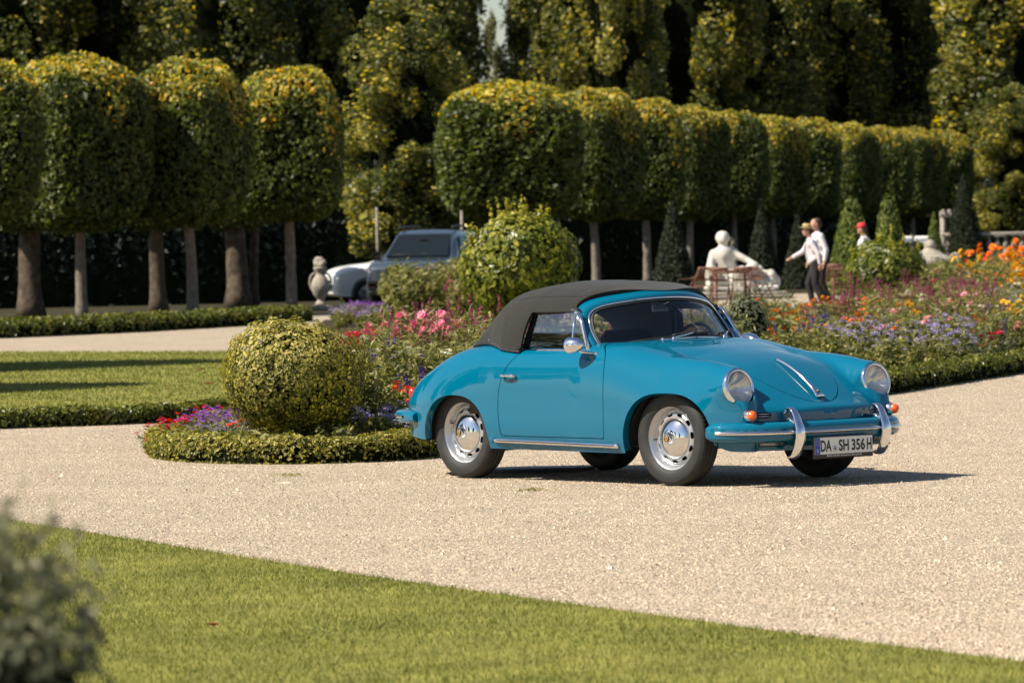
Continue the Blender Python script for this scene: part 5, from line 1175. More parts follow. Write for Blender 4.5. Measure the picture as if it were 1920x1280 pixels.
spots('scarlet', [(284, 816, 40.0), (326, 790, 41.1), (340, 786, 41.4)], Z1); spots('crimson', [(280, 812, 40.1), (296, 796, 40.6), (322, 782, 41.4), (276, 828, 39.7), (288, 800, 40.2), (304, 792, 40.8), (316, 788, 41.0), (330, 786, 41.2), (312, 806, 40.2)], Z1); spots('purple', [(388, 768, 42.8), (400, 770, 42.6), (415, 772, 42.8), (432, 774, 42.8), (365, 780, 42)], Z1); spots('lavender', [(345, 800, 40.8), (418, 792, 41.4), (455, 788, 41.6), (430, 806, 40.6)], Z1)
scatter('pink', 9, 690, 850, 45, 51, .74, .95, Z2); scatter('magenta', 26, 740, 925, 46, 52, .66, .92, Z2); scatter('white', 8, 700, 870, 42.5, 45, .50, .62, Z2); scatter('violet', 13, 685, 880, 41.0, 45, .45, .70, Z2); scatter('scarlet', 8, 700, 800, 40.5, 42, .34, .42, Z2); scatter('lavender', 11, 682, 770, 38.7, 40.3, .22, .34, Z2)
scatter('leafy', 70, 670, 905, 39, 49, .35, .62, Z2); scatter('grass', 46, 690, 930, 41, 52, .5, .88, Z2); scatter('crimson', 6, 620, 690, 46, 50, .70, .82, Z2); scatter('purple', 6, 690, 760, 39.2, 40.4, .2, .3, Z2)
scatter('leafy', 40, 480, 690, 41, 50, .35, .55, Z2)
scatter('leafy', 50, 900, 1420, 46, 66, .35, .6, Z3); scatter('magenta', 26, 900, 1350, 50, 66, .5, .75, Z3); scatter('grass', 22, 1180, 1480, 55, 75, .45, .7, Z3); scatter('violet', 8, 1000, 1400, 50, 60, .4, .6, Z3)
OR = [(1427, 620, 60), (1431, 628, 59), (1478, 608, 62), (1452, 618, 61), (1532, 613, 62), (1548, 618, 61), (1528, 565, 78), (1517, 566, 78), (1540, 563, 78), (1492, 587, 70), (1626, 582, 68), (1608, 562, 76), (1641, 566, 74), (1660, 599, 65), (1645, 593, 66), (1761, 597, 63), (1776, 617, 60), (1790, 620, 60), (1838, 594, 66), (1898, 623, 64), (1846, 635, 60), (1500, 600, 64), (1590, 590, 68)]
spots('orange', OR, Z4); spots('yellow', [(1500, 588, 70), (1512, 576, 76), (1548, 562, 79), (1870, 640, 61), (1858, 618, 64)], Z4)
spots('palepink', [(1640, 581, 69), (1664, 584, 68), (1676, 587, 67.5), (1826, 560, 78), (1700, 590, 68), (1890, 650, 60)], Z4); spots('white', [(1686, 583, 68), (1672, 598, 66), (1812, 578, 68), (1847, 578, 68), (1857, 553, 80), (1903, 569, 72), (1840, 550, 82), (1893, 604, 66), (1912, 606, 65), (1750, 605, 63)], Z4)
spots('crimson', [(1866, 588, 68), (1880, 583, 69), (1892, 582, 69), (1838, 598, 66), (1850, 642, 60), (1905, 640, 61), (1700, 610, 64)], Z4)
scatter('lavender', 46, 1570, 1800, 55.5, 63, .32, .50, Z4); scatter('lavender', 12, 1800, 1950, 80, 92, .45, .6, Z4)
scatter('magenta', 14, 1480, 1580, 66, 84, .42, .58, Z4); scatter('magenta', 60, 1580, 1880, 66, 92, .50, .78, Z4); scatter('leafy', 120, 1400, 1960, 53, 82, .30, .56, Z4); scatter('leafy', 30, 1500, 1800, 52, 58, .2, .34, Z4); scatter('grass', 40, 1400, 1580, 58, 78, .36, .52, Z4); scatter('grass', 70, 1580, 1950, 58, 90, .46, .74, Z4); scatter('grey', 40, 1560, 1960, 56, 70, .24, .42, Z4); scatter('violet', 14, 1440, 1960, 60, 80, .4, .6, Z4)
scatter('yellow', 10, 1600, 1960, 58, 84, .40, .60, Z4); scatter('orange', 14, 1400, 1740, 56, 78, .40, .60, Z4); scatter('white', 14, 1560, 1960, 58, 84, .40, .60, Z4); scatter('palepink', 14, 1560, 1960, 58, 84, .40, .60, Z4); scatter('crimson', 8, 1760, 1960, 58, 72, .36, .55, Z4)
spots('orange', [(1835, 463, 106), (1845, 466, 106), (1872, 478, 104), (1895, 470, 105), (1905, 480, 103), (1912, 470, 104), (1885, 455, 110), (1915, 455, 110), (1930, 470, 105), (1870, 498, 98), (1895, 500, 97), (1840, 512, 95)], Z5)
spots('yellow', [(1812, 478, 104), (1810, 505, 98), (1818, 503, 98), (1905, 505, 96), (1893, 508, 96), (1912, 500, 97), (1886, 540, 88), (1905, 540, 88), (1880, 535, 88), (1920, 480, 103), (1822, 530, 91), (1830, 545, 88), (1925, 520, 92), (1910, 525, 90)], Z5)
spots('scarlet', [(1795, 490, 102), (1786, 508, 98), (1857, 478, 104), (1767, 515, 96)], Z5); spots('pink', [(1765, 506, 98), (1775, 510, 97), (1780, 540, 88), (1800, 548, 86)], Z5); spots('white', [(1916, 512, 95), (1925, 540, 88), (1900, 555, 86)], Z5)
scatter('leafy', 70, 1740, 1960, 84, 112, .5, .85, Z5); scatter('grass', 20, 1750, 1960, 86, 110, .6, .95, Z5); scatter('magenta', 20, 1700, 1850, 86, 100, .6, .8, Z5); scatter('orange', 12, 1840, 1960, 88, 112, .6, .95, Z5); scatter('yellow', 24, 1820, 1960, 82, 108, .55, .85, Z5); scatter('white', 10, 1800, 1960, 78, 100, .5, .7, Z5)
# a second, farther flower bed in front of the parked cars
for kind, n, a, b, h0, h1 in (('leafy', 46, 735, 885, .75, 1.05), ('magenta', 16, 790, 880, .7, 1.0), ('grass', 16, 730, 880, .8, 1.1), ('lavender', 12, 634, 725, .24, .38), ('purple', 8, 660, 725, .28, .42), ('leafy', 18, 630, 740, .14, .26), ('palepink', 5, 720, 870, .7, .9)):
    for _ in range(n): D = pr.uniform(88, 97); plant(kind, (pr.uniform(a, b) - 960) / 9600 * D, D, pr.uniform(h0, h1), Z6)
e = poly_sheet('far_bed_soil', [(-3.5, 86), (-.4, 86), (-.2, 99), (-3.6, 99)], .018, M_soil)
sb = ball('small_shrub', (2.62, 57, .50), (.28, .28, .46), 3000, .035, M_grey, 'upright small-leaved shrub just behind the far mirror of the car', 21, 2.2, lambda r, P, up: np.clip(r.random(len(P)) * .75, 0, 1), lumpy=.05, group='bushes')
bake()
# low ground cover between the plants
gx, gy2 = [], []
while len(gx) < 26000:
    yy = pr.uniform(38, 112, 4000); xx = (pr.uniform(200, 2000, 4000) - 960) / 9600 * yy; kk = sd_poly(bed_poly, xx, yy) < -.1; gx += list(xx[kk]); gy2 += list(yy[kk])
n_ = len(gx); P = np.stack([np.array(gx), np.array(gy2), pr.uniform(.03, .16, n_)], 1); o = leaf_obj('ground_cover', leaves(P, np.tile([0, -.2, 1.0], (n_, 1)), .09, pr.beta(2, 2.6, n_), jit=.8, seed=5), M_leafy); tag(o, 'low green leaves covering the soil of the flower bed', 'ground cover', kind='stuff')

# ================================================================== stone: statue, urns, balustrade
M_marble = pbr('white_marble', (.52, .50, .44), rough=.7, var=.25, vscale=7, bump=.6, bscale=14)
M_sandstone = pbr('weathered_stone', (.30, .265, .215), rough=.9, var=.3, vscale=9, bump=.5, bscale=25)
M_paving = pbr('stone_slab', (.20, .175, .14), rough=.95, var=.35, vscale=4, bump=.4)
def capsule(mb, a, b, ra, rb, n=8):
    a, b = np.asarray(a, float), np.asarray(b, float); t = np.linspace(0, 1, 5)[:, None]; mb.tube(a + (b - a) * t, ra + (rb - ra) * t[:, 0], n); mb.ico(a, ra, 2); mb.ico(b, rb, 2)
def fuse(name, mb, mat, voxel, parent=None, smooth_it=3):
    """merges overlapping solids into one continuous surface"""
    V, F = mb.arrays(); o = obj(name, V, F, mat, parent); m = o.modifiers.new('r', 'REMESH'); m.mode = 'VOXEL'; m.voxel_size = voxel; m.use_smooth_shade = True
    s = o.modifiers.new('s', 'SMOOTH'); s.factor = .5; s.iterations = smooth_it; bpy.context.view_layer.update()
    me = bpy.data.meshes.new_from_object(o.evaluated_get(bpy.context.evaluated_depsgraph_get())); o.modifiers.clear(); o.data = me; me.materials.clear(); me.materials.append(mat); me.shade_smooth(); return o
ST = empty('reclining_statue', ((1387 - 960) / 9600 * 117, 117, .26)); tag(ST, 'white marble statue of a reclining draped figure behind the wooden chairs', 'statue')
mb = MB(); C_ = lambda a, b, ra, rb: capsule(mb, (a[0], a[1], a[2] - .22), (b[0], b[1], b[2] - .22), ra, rb)
mb.ico((-.345, -.02, 1.33 - .22), (.135, .145, .17), 3); mb.ico((-.35, .03, 1.42 - .22), (.150, .14, .11), 3); mb.ico((-.47, .0, 1.36 - .22), (.05, .06, .07), 2); mb.ico((-.22, .0, 1.36 - .22), (.05, .06, .07), 2); mb.ico((-.345, -.14, 1.31 - .22), (.02, .035, .03), 2); C_((-.34, 0, 1.22), (-.33, 0, 1.10), .06, .08)
C_((-.55, .02, 1.0), (-.10, .02, 1.02), .12, .12); C_((-.33, 0, .98), (-.26, .05, .70), .24, .22); C_((-.26, .05, .70), (-.10, .05, .45), .20, .26)
C_((-.58, 0, .98), (-.66, -.12, .68), .10, .09); C_((-.66, -.12, .68), (-.44, -.30, .56), .08, .06); C_((-.10, 0, 1.0), (.18, -.08, .86), .10, .08); C_((.18, -.08, .86), (.40, -.26, .74), .075, .06)
C_((-.1, -.05, .48), (.30, -.30, .60), .19, .14); C_((.30, -.30, .60), (.52, -.18, .30), .13, .09); C_((-.08, -.12, .42), (.05, -.42, .56), .18, .13); C_((.05, -.42, .56), (.28, -.45, .28), .12, .08)
mb.ico((.30, -.30, .43), (.16, .15, .15), 3); mb.ico((.06, -.42, .37), (.15, .14, .14), 3); mb.ico((.74, 0, .16), (.15, .22, .26), 3); mb.ico((.62, -.05, .30), (.13, .12, .10), 3); mb.ico((.45, .02, .40), (.13, .14, .12), 3); C_((.15, 0, .56), (.55, 0, .42), .16, .15); C_((.2, .1, .40), (.78, .08, .34), .24, .20); C_((-.5, .1, .35), (.2, .1, .32), .26, .26); C_((.70, 0, .50), (.84, 0, .30), .13, .13); C_((.52, -.18, .28), (.70, -.30, .24), .07, .05); C_((-.62, -.1, .62), (-.58, -.1, .30), .15, .18)
for k in range(9): C_((-.30 + .11 * k, -.22 - .05 * math.sin(k), .66 - .03 * k), (-.22 + .12 * k, -.30, .26), .035, .045)
fuse('figure', mb, M_marble, .028, ST)
MB().box((.06, 0, .0), (.84, .45, .05), bev=.03).build('rock_base', M_marble, ST)
o = empty('statue_plinth', ((1387 - 960) / 9600 * 117, 117, 0)); tag(o, 'low stone plinth carrying the white reclining statue', 'plinth'); MB().box((.05, 0, .05), (1.15, .75, .05), bev=.02).build('step', M_paving, o); MB().box((.05, 0, .135), (1.0, .6, .035), bev=.015).build('slab', M_sandstone, o)
def urn(pxc, D, h, label, prof, base, mat=M_sandstone):
    e = empty('stone_urn', ((pxc - 960) / 9600 * D, D, 0)); tag(e, label, 'urn', 'stone garden urns'); MB().lathe(bezier(np.array(prof) * (h, h), 60), 32).build('vessel', mat, e)
    MB().box((0, 0, base * h / 2), (.16 * h, .16 * h, base * h / 2), bev=.01).build('foot_block', mat, e); return e
u = urn(603, 112.5, 1.2, 'tall pale stone vase beside the front of the silver car', [(.09, .09), (.105, .12), (.07, .17), (.065, .20), (.12, .27), (.165, .38), (.17, .46), (.14, .56), (.095, .63), (.085, .68), (.115, .74), (.125, .78), (.085, .80), (0, .80)], .09)
r_ = np.random.default_rng(4); mb = MB()
for k in range(16): a = r_.uniform(0, 6.28); mb.ico((.08 * math.cos(a), .08 * math.sin(a), 1.2 * (.80 + .13 * r_.random())), r_.uniform(.045, .08), 2)
mb.ico((0, 0, 1.2 * .92), .085, 2); fuse('carved_fruit', mb, M_sandstone, .03, u)
for s in (-1, 1): MB().tube(bezier([(s * .18, 0, .42), (s * .235, 0, .60), (s * .20, 0, .76), (s * .12, 0, .82)], 14), .022, 8).build('vase_handle', M_sandstone, u)
u = urn(1747, 122, 1.55, 'broad lidded grey stone urn right of the round bush in the flowers', [(.14, .06), (.16, .09), (.10, .16), (.12, .22), (.30, .33), (.36, .42), (.37, .50), (.33, .53), (.30, .55), (.22, .58), (.17, .62), (.13, .64), (.09, .68), (.10, .72), (.08, .77), (.05, .80), (0, .82)], .07)
for s in (-1, 1): MB().tube(bezier([(s * .50, 0, .60), (s * .66, 0, .74), (s * .62, 0, .90), (s * .48, 0, .84)], 14), .05, 8).build('vase_handle', M_sandstone, u)
e = empty('stone_balustrade', (at(1862, 440, 175)[0], 175, 0)); e.scale = (1, 1, .90); tag(e, 'distant stone balustrade behind the orange flowers at right', 'balustrade'); MB().box((0, 0, 1.36), (1.75, .14, .07), bev=.03).build('hand_rail', M_sandstone, e); MB().box((0, 0, .55), (1.7, .16, .12)).build('base_rail', M_sandstone, e); MB().box((0, 0, .22), (1.75, .2, .22)).build('plinth_wall', M_sandstone, e)
bm_ = mesh_np('baluster', *MB().lathe(bezier([(.09, .67), (.09, .72), (.06, .78), (.10, .92), (.09, 1.02), (.05, 1.16), (.08, 1.24), (.08, 1.30)], 24), 10).arrays()); bm_.materials.append(M_sandstone)
for k in range(12): b = link('baluster', bm_, None, e); b.location = (-1.54 + .28 * k, 0, 0)
M_white = pbr('white_enamel', (.72, .72, .70), rough=.4, var=.06)
for pxa, lab in ((1691, 'small white garden table behind the flowers, left of the lidded urn'), (1735, 'small white garden table just behind the lidded urn')):
    e = empty('white_table', (at(pxa, 450, 150)[0], 150, 0)); tag(e, lab, 'table', 'white garden tables'); MB().box((0, 0, 1.18), (.30, .30, .09), bev=.03).build('table_top', M_white, e); MB().lathe([(.22, 0), (.20, .04), (.05, .10), (.045, 1.0), (.12, 1.09)], 14).build('pedestal', M_white, e)
e = empty('white_pergola', (at(1792, 430, 185)[0], 185, 0)); tag(e, 'pale wooden pergola frame in the shade behind the end of the right row', 'pergola'); MB().box((0, 0, 1.95), (.55, .4, .10), bev=.02).build('roof_beam', M_sandstone, e)
for x, y in ((-.48, -.3), (.48, -.3), (-.48, .3), (.48, .3)): MB().box((x, y, .93), (.055, .055, .93)).build('post', M_sandstone, e)
for k in range(5): MB().box((-.44 + .22 * k, 0, 2.08), (.03, .48, .03)).build('roof_slat', M_sandstone, e)
# thin stakes under the trees
M_stake = pbr('wooden_stake', (.22, .19, .15), rough=.9, var=.3)
for (a, b, D, h, lab) in ((711, 580, 116, 2.25, 'thin pale wooden stake behind the silver car'), (870, 580, 118, 2.15, 'thin pale wooden stake rising behind the dark off-roader'), (948, 580, 120, 1.75, 'short thin wooden stake left of the bushy shoots')):
    e = empty('tree_stake', ((a - 960) / 9600 * D, D, 0)); tag(e, lab, 'stake', 'wooden tree stakes'); MB().tube([(0, 0, 0), (.01, 0, h * .5), (0, 0, h)], [.038, .036, .034], 8).build('pole', M_stake, e); MB().tube([(-.05, 0, h * .8), (.05, 0, h * .8)], .02, 6).build('tie', M_black, e)

# ================================================================== wooden folding chairs and tables
M_teak = pbr('brown_teak', (.17, .075, .046), rough=.65, var=.35, vscale=20)
def make_chair():
    e = empty('folding_chair'); 
    for k in range(5): MB().box((0, -.17 + .085 * k, .45), (.21, .034, .011)).build('seat_slat', M_teak, e)
    for s in (-1, 1):
        MB().tube([(s * .215, -.26, 0), (s * .215, .0, .45), (s * .215, .25, .90)], .019, 6, ry=.014).build('leg', M_teak, e); MB().tube([(s * .19, .27, 0), (s * .19, .05, .25), (s * .19, -.22, .45)], .018, 6, ry=.014).build('leg', M_teak, e)
        MB().box((s * .235, -.06, .66), (.022, .21, .012), bev=.005).build('arm_rest', M_teak, e)
    MB().box((0, .245, .88), (.215, .014, .035)).build('back_rail', M_teak, e); MB().box((0, .10, .60), (.20, .012, .022)).build('back_rail', M_teak, e)
    for k in range(6): MB().tube([(-.15 + .06 * k, .105, .60), (-.15 + .06 * k, .24, .87)], .012, 4).build('back_slat', M_teak, e)
    return e
CH = make_chair()
for i, (pxa, D, rz, lab) in enumerate([(1298, 108, 1.35, 'brown folding chair at the left end, seen from its side'), (1322, 110.5, .3, 'brown folding chair facing away, left of the table by the statue'), (1352, 108.5, -.2, 'brown folding chair at the near side of the table by the statue'), (1392, 108.8, .15, 'brown folding chair in the middle in front of the statue'), (1430, 110.5, -1.0, 'brown folding chair leaning back at the right end by the statue'), (1568, 112, .1, 'brown folding chair right behind the walking men')]):
    c = CH if i == 0 else copy_tree(CH); c.scale = (.88,) * 3; c.location = ((pxa - 960) / 9600 * D, D, .0); c.rotation_euler = (0, 0, rz + math.pi); tag(c, lab, 'chair', 'wooden folding chairs')
def table(pxa, D, lab):
    e = empty('folding_table', ((pxa - 960) / 9600 * D, D, 0)); tag(e, lab, 'table', 'wooden garden tables')
    for k in range(7): MB().box((-.36 + .12 * k, 0, .72), (.055, .38, .012)).build('top_slat', M_teak, e)
    MB().box((0, -.36, .69), (.40, .02, .03)).build('apron', M_teak, e); MB().box((0, .36, .69), (.40, .02, .03)).build('apron', M_teak, e)
    for s in (-1, 1): MB().tube([(s * .33, -.3, 0), (s * .33, .3, .68)], .02, 6).build('leg', M_teak, e); MB().tube([(s * .30, .3, 0), (s * .30, -.3, .68)], .02, 6).build('leg', M_teak, e)
table(1372, 109.8, 'brown slatted table among the chairs in front of the statue'); table(1592, 113, 'brown slatted table beside the single chair, left of the round bush')

# ================================================================== people
M_skin = pbr('skin', (.46, .24, .16), rough=.55, var=.08); M_shirt = pbr('white_shirt', (.68, .66, .68), rough=.85, var=.06, bump=.4, bscale=18); M_shirt2 = pbr('pinkish_shirt', (.66, .60, .63), rough=.85, var=.06, bump=.4, bscale=18)
M_trous = pbr('charcoal_trousers', (.012, .012, .013), rough=.9, var=.3); M_trous2 = pbr('brown_trousers', (.030, .022, .016), rough=.9, var=.3); M_hair = pbr('brown_hair', (.055, .035, .022), rough=.7, var=.3); M_straw = pbr('straw', (.42, .29, .13), rough=.9, var=.3); M_redcap = pbr('red_cap', (.60, .02, .025), rough=.7); M_whitecap = pbr('white_cap', (.75, .73, .72), rough=.7); M_shoe = pbr('black_shoes', (.015, .014, .013), rough=.4); M_strap = pbr('grey_braces', (.10, .09, .09), rough=.8)
def person(loc, rz, h, label, shirt, trous, arm_l, arm_r, step, lean=0.0, hat=None, braces=False):
    """walks towards local -Y; arms given as elbow and hand points for a 1.75 m figure"""
    e = empty('person', loc, rz); e.scale = (h / 1.75,) * 3; tag(e, label, 'person', 'people'); L_ = lambda p: np.array([p[0], p[1] - lean * max(0, p[2] - .9), p[2]])
    b = MB(); cap = lambda m, p, q, r1, r2: capsule(m, L_(p), L_(q), r1, r2)
    b.ico(L_((0, -.02, 1.63)), (.076, .094, .112), 3); b.ico(L_((0, -.105, 1.615)), (.014, .022, .022), 2); b.ico(L_((0, -.085, 1.555)), (.045, .035, .03), 2); cap(b, (0, .01, 1.42), (0, 0, 1.56), .058, .054)
    for s in (-1, 1): b.ico(L_((s * .076, .0, 1.625)), (.012, .022, .03), 2)
    cap(b, (0, 0, 1.0), (0, 0, 1.40), .09, .08)
    hands = []
    for s, (el, ha) in ((-1, arm_l), (1, arm_r)):
        sh = (s * .185, .0, 1.40); cap(b, sh, el, .045, .038); cap(b, el, ha, .036, .026); d = np.array(ha) - np.array(el); d = d / np.linalg.norm(d); hc = np.array(ha) + d * .05; b.ico(L_(hc), (.034, .034, .034), 2)
        for k in range(4): f0 = hc + np.array([s * (-.02 + .013 * k) * .9, 0, 0]) + d * .025; cap(b, f0, f0 + d * (.055 + .01 * (k in (1, 2))) + np.array([0, -.008, -.012]), .0095, .008)
        t0 = hc + np.array([0, -.028, 0]); cap(b, t0, t0 + d * .035 + np.array([0, -.022, .005]), .011, .009)
    for s, (kn, an) in zip((-1, 1), step): cap(b, (s * .09, 0, .92), kn, .075, .055); cap(b, kn, an, .05, .036)
    fuse('body', b, M_skin, .012, e, 2)
    t = MB(); capT = lambda p, q, r1, r2: capsule(t, L_(p), L_(q), r1, r2)
    capT((-.10, .0, 1.36), (.10, .0, 1.36), .105, .105); capT((0, -.01, 1.30), (0, -.02, 1.02), .155, .150); capT((-.06, -.01, 1.02), (.06, -.01, 1.02), .125, .125); capT((0, .005, 1.40), (0, .005, 1.455), .085, .066)
    for s, (el, ha) in ((-1, arm_l), (1, arm_r)): el, ha = np.array(el), np.array(ha); capT((s * .185, .0, 1.385), el, .074, .058); capT(el, el + (ha - el) * .88, .057, .044)
    fuse('shirt', t, shirt, .016, e, 2)
    q = MB(); capsule(q, (-.07, 0, .95), (.07, 0, .95), .135, .135)
    for s, (kn, an) in zip((-1, 1), step): capsule(q, (s * .09, 0, .90), kn, .112, .080); capsule(q, kn, np.array(an) + (0, 0, .02), .078, .066)
    fuse('trousers', q, trous, .016, e, 2)
    for s, (kn, an) in zip((-1, 1), step): an = np.array(an); w = MB(); capsule(w, an + (0, .03, -.045), an + (0, -.15, -.055), .045, .038); fuse('shoe', w, M_shoe, .012, e, 1)
    if hat == 'hair' or hat is None or hat: hm_ = MB(); hm_.ico(L_((0, .022, 1.668)), (.083, .092, .090), 3); hm_.ico(L_((0, .05, 1.62)), (.078, .07, .085), 3); fuse('hair', hm_, M_hair, .014, e, 1)
    if hat == 'straw': hh_ = MB(); c = L_((0, -.005, 1.70)); Mh = rotx(-.12); hh_.lathe([(.155, -.008), (.150, .0), (.10, .004), (.092, .01), (.090, .065), (.07, .085), (0, .088)], 32, Mh, c); hh_.lathe([(.155, -.008), (.09, -.004)], 32, Mh, c); hh_.build('straw_hat', M_straw, e); MB().lathe([(.0935, .008), (.0925, .03)], 32, Mh, c).build('hat_band', M_hair, e)
    if hat == 'cap': c = L_((0, 0, 1.665)); MB().lathe(bezier([(.100, -.005), (.101, .03), (.085, .07), (.05, .092), (0, .098)], 24), 28, None, c).build('cap_crown', M_redcap, e); MB().lathe([(.05, .0935), (.088, .067), (.101, .03), (.101, .0)], 4, rotz(.785) * 1.006, c).build('cap_panel', M_whitecap, e); MB().box(c + np.array([0, -.135, .0]), (.075, .07, .006), M=rotx(.15), bev=.005).build('cap_peak', M_redcap, e)
    if braces:
        for s in (-1, 1): MB().tube([L_(p) for p in ((s * .09, -.165, 1.02), (s * .10, -.155, 1.25), (s * .10, -.06, 1.475), (s * .085, .085, 1.42), (s * .07, .145, 1.25), (s * .06, .14, 1.02))], .016, 6, ry=.006).build('brace', M_strap, e)
    return e
pA = at(1531, 574, 104); person((pA[0], 104, 0), -math.pi / 2, 1.66, 'man in straw hat, pinkish shirt and dark trousers, walking with one arm forward', M_shirt2, M_trous, ((-.24, -.20, 1.18), (-.22, -.46, 1.06)), ((.25, .10, 1.13), (.22, .08, .90)), (((-.09, -.16, .50), (-.09, -.08, .10)), ((.09, -.02, .50), (.09, .20, .13))), .22, 'straw', True)
person((pA[0] + .16, 105.2, 0), -math.pi / 2 + .3, 1.80, 'taller bareheaded man in a white shirt walking close behind the man in the straw hat', M_shirt, M_trous2, ((-.25, -.02, 1.13), (-.24, -.14, .90)), ((.25, .06, 1.12), (.24, .0, .88)), (((-.09, -.10, .50), (-.09, .06, .10)), ((.09, -.02, .50), (.09, .14, .12))), .10, 'hair')
pC = at(1630, 560, 106); person((pC[0], 106, 0), -math.pi / 2 - .2, 1.68, 'person in a red and white cap and white shirt, half hidden by the round bush', M_shirt, M_trous2, ((-.25, -.06, 1.14), (-.24, -.2, .95)), ((.25, .06, 1.12), (.24, .0, .88)), (((-.09, -.08, .50), (-.09, .02, .10)), ((.09, .0, .50), (.09, .08, .10))), .18, 'cap')

# ================================================================== two parked cars under the trees
M_silver = pbr('silver_paint', (.82, .82, .80), rough=.4, coat=.6); M_slate = pbr('slate_blue_paint', (.045, .062, .088), rough=.35, metal=.2, coat=.9); M_autoglass = pbr('dark_car_glass', (.010, .014, .016), rough=.05, spec=.3); M_plastic = pbr('black_plastic', (.018, .018, .019), rough=.6); M_alloy = pbr('alloy', (.30, .31, .32), rough=.35, metal=.7); M_lamp = pbr('lamp_glass', (.55, .57, .58), rough=.12, spec=.8)
def loft_car(e, S, mat, name='body'):
    """S: stations (x, half width at sill, at belt, at top, z sill, z belt, z top)"""
    S = np.array(S, float); xs = np.linspace(S[0, 0], S[-1, 0], 60); K = [pchip(S[:, 0], S[:, k], xs) for k in range(1, 7)]; P = []
    for i, x in enumerate(xs):
        ws_, wb, wt, zs, zb, zt = [k[i] for k in K]; sec = [(0, zs), (ws_ * .9, zs), (ws_, zs + .05), (max(ws_, wb) * 1.005, (zs + zb) / 2), (wb, zb - .04), (wb * .985, zb), (wt + (wb - wt) * .45, zb + (zt - zb) * .55), (wt * 1.0, zt - (zt - zb) * .16), (wt * .93, zt - (zt - zb) * .03), (wt * .5, zt), (0, zt + .008)]
        c = bezier([(0, *p) for p in sec], 40)[:, 1:]; c = np.concatenate([c, (c * (-1, 1))[::-1][1:-1]]); P.append(np.c_[np.full(len(c), x), c])
    P = np.array(P); mb = MB().grid(P, wrap=True)
    for j in (0, -1): mb.grid(np.stack([P[j], np.tile(P[j].mean(0), (len(P[j]), 1))]), wrap=True)
    return mb.build(name, mat, e)
def car_wheel(e, x, y, r, s):
    Mw = frame((0, s, 0)); w = MB().lathe(bezier([(r * .62, .085), (r * .8, .105), (r * .95, .09), (r, .05), (r, -.05), (r * .95, -.10)], 24), 32, Mw, (x, y, r)).build('wheel', M_tyre, e); MB().lathe([(r * .64, .08), (r * .58, .055), (r * .2, .07), (0, .075)], 20, Mw, (x, y, r)).build('rim', M_alloy, w)
    for k in range(5): a = k * 1.2566; d = Mw @ np.array([math.cos(a), math.sin(a), 0]); MB().tube([np.array([x, y, r]) + d * r * .15 + (0, s * .082, 0), np.array([x, y, r]) + d * r * .58 + (0, s * .078, 0)], .028, 6).build('spoke', M_alloy, w)
    MB().lathe([(r * 1.16, -.02), (r * 1.16, .13), (r * 1.10, .135)], 28, Mw, (x, y - s * .0, r * 1.02)).build('wheel_arch', M_plastic, e)
def quad_pane(e, name, P, mat, thick=.012):
    P = np.array(P, float); n = np.cross(P[1] - P[0], P[3] - P[0]); n /= np.linalg.norm(n); V = np.concatenate([P - n * thick, P + n * thick]); return obj(name, V, [np.array([[3, 2, 1, 0], [4, 5, 6, 7], [0, 1, 5, 4], [1, 2, 6, 5], [2, 3, 7, 6], [3, 0, 4, 7]])], mat, e, False)
# dark off-roader, nose towards the camera
gD = 116.0; SUV = empty('off_roader', ((806 - 960) / 9600 * gD, gD, 0), R(-90 - 14)); tag(SUV, 'dark blue-grey off-roader with roof rails parked under the trees, facing the camera', 'car', 'cars parked under the trees')
loft_car(SUV, [(2.25, .70, .78, .70, .36, .72, .86), (2.15, .84, .86, .76, .30, .84, .98), (1.5, .91, .91, .82, .28, .96, 1.06), (1.0, .92, .92, .84, .28, 1.0, 1.09), (.92, .92, .92, .82, .28, 1.01, 1.12), (.2, .92, .92, .68, .28, 1.03, 1.64), (-.2, .92, .92, .68, .28, 1.03, 1.72), (-1.6, .92, .91, .67, .28, 1.04, 1.70), (-2.15, .90, .89, .66, .32, 1.04, 1.60), (-2.3, .86, .84, .64, .40, 1.02, 1.45)], M_slate)
wsP = [(.98, .72, 1.13), (.98, -.72, 1.13), (.27, -.60, 1.615), (.27, .60, 1.615)]; w_ = quad_pane(SUV, 'windscreen', wsP, M_autoglass)
for s in (-1, 1):
    MB().tube([(.93 if s < 0 else .9, s * .60, 1.16), (.90, s * .1, 1.185)], .018, 6).build('wiper', M_plastic, SUV); MB().tube(bezier([(.15, s * .62, 1.72), (.0, s * .62, 1.79), (-1.5, s * .61, 1.79), (-1.7, s * .61, 1.70)], 24), .024, 8).build('roof_rail', M_plastic, SUV)
    MB().box((.62, s * 1.03, 1.16), (.07, .11, .085), bev=.04).build('wing_mirror', M_plastic, SUV); MB().box((2.19, s * .62, .82), (.05, .17, .085), bev=.03).build('headlight', M_lamp, SUV)
    quad_pane(SUV, 'side_window', [(.48, s * .885, 1.10), (-.35, s * .895, 1.10), (-.35, s * .745, 1.58), (.02, s * .745, 1.56)], M_autoglass); quad_pane(SUV, 'side_window', [(-.43, s * .895, 1.10), (-1.3, s * .895, 1.10), (-1.3, s * .745, 1.57), (-.43, s * .745, 1.58)], M_autoglass); quad_pane(SUV, 'side_window', [(-1.38, s * .89, 1.11), (-2.0, s * .88, 1.12), (-1.9, s * .75, 1.52), (-1.38, s * .745, 1.56)], M_autoglass)
    for x in (1.42, -1.38): car_wheel(SUV, x, s * .83, .36, s)
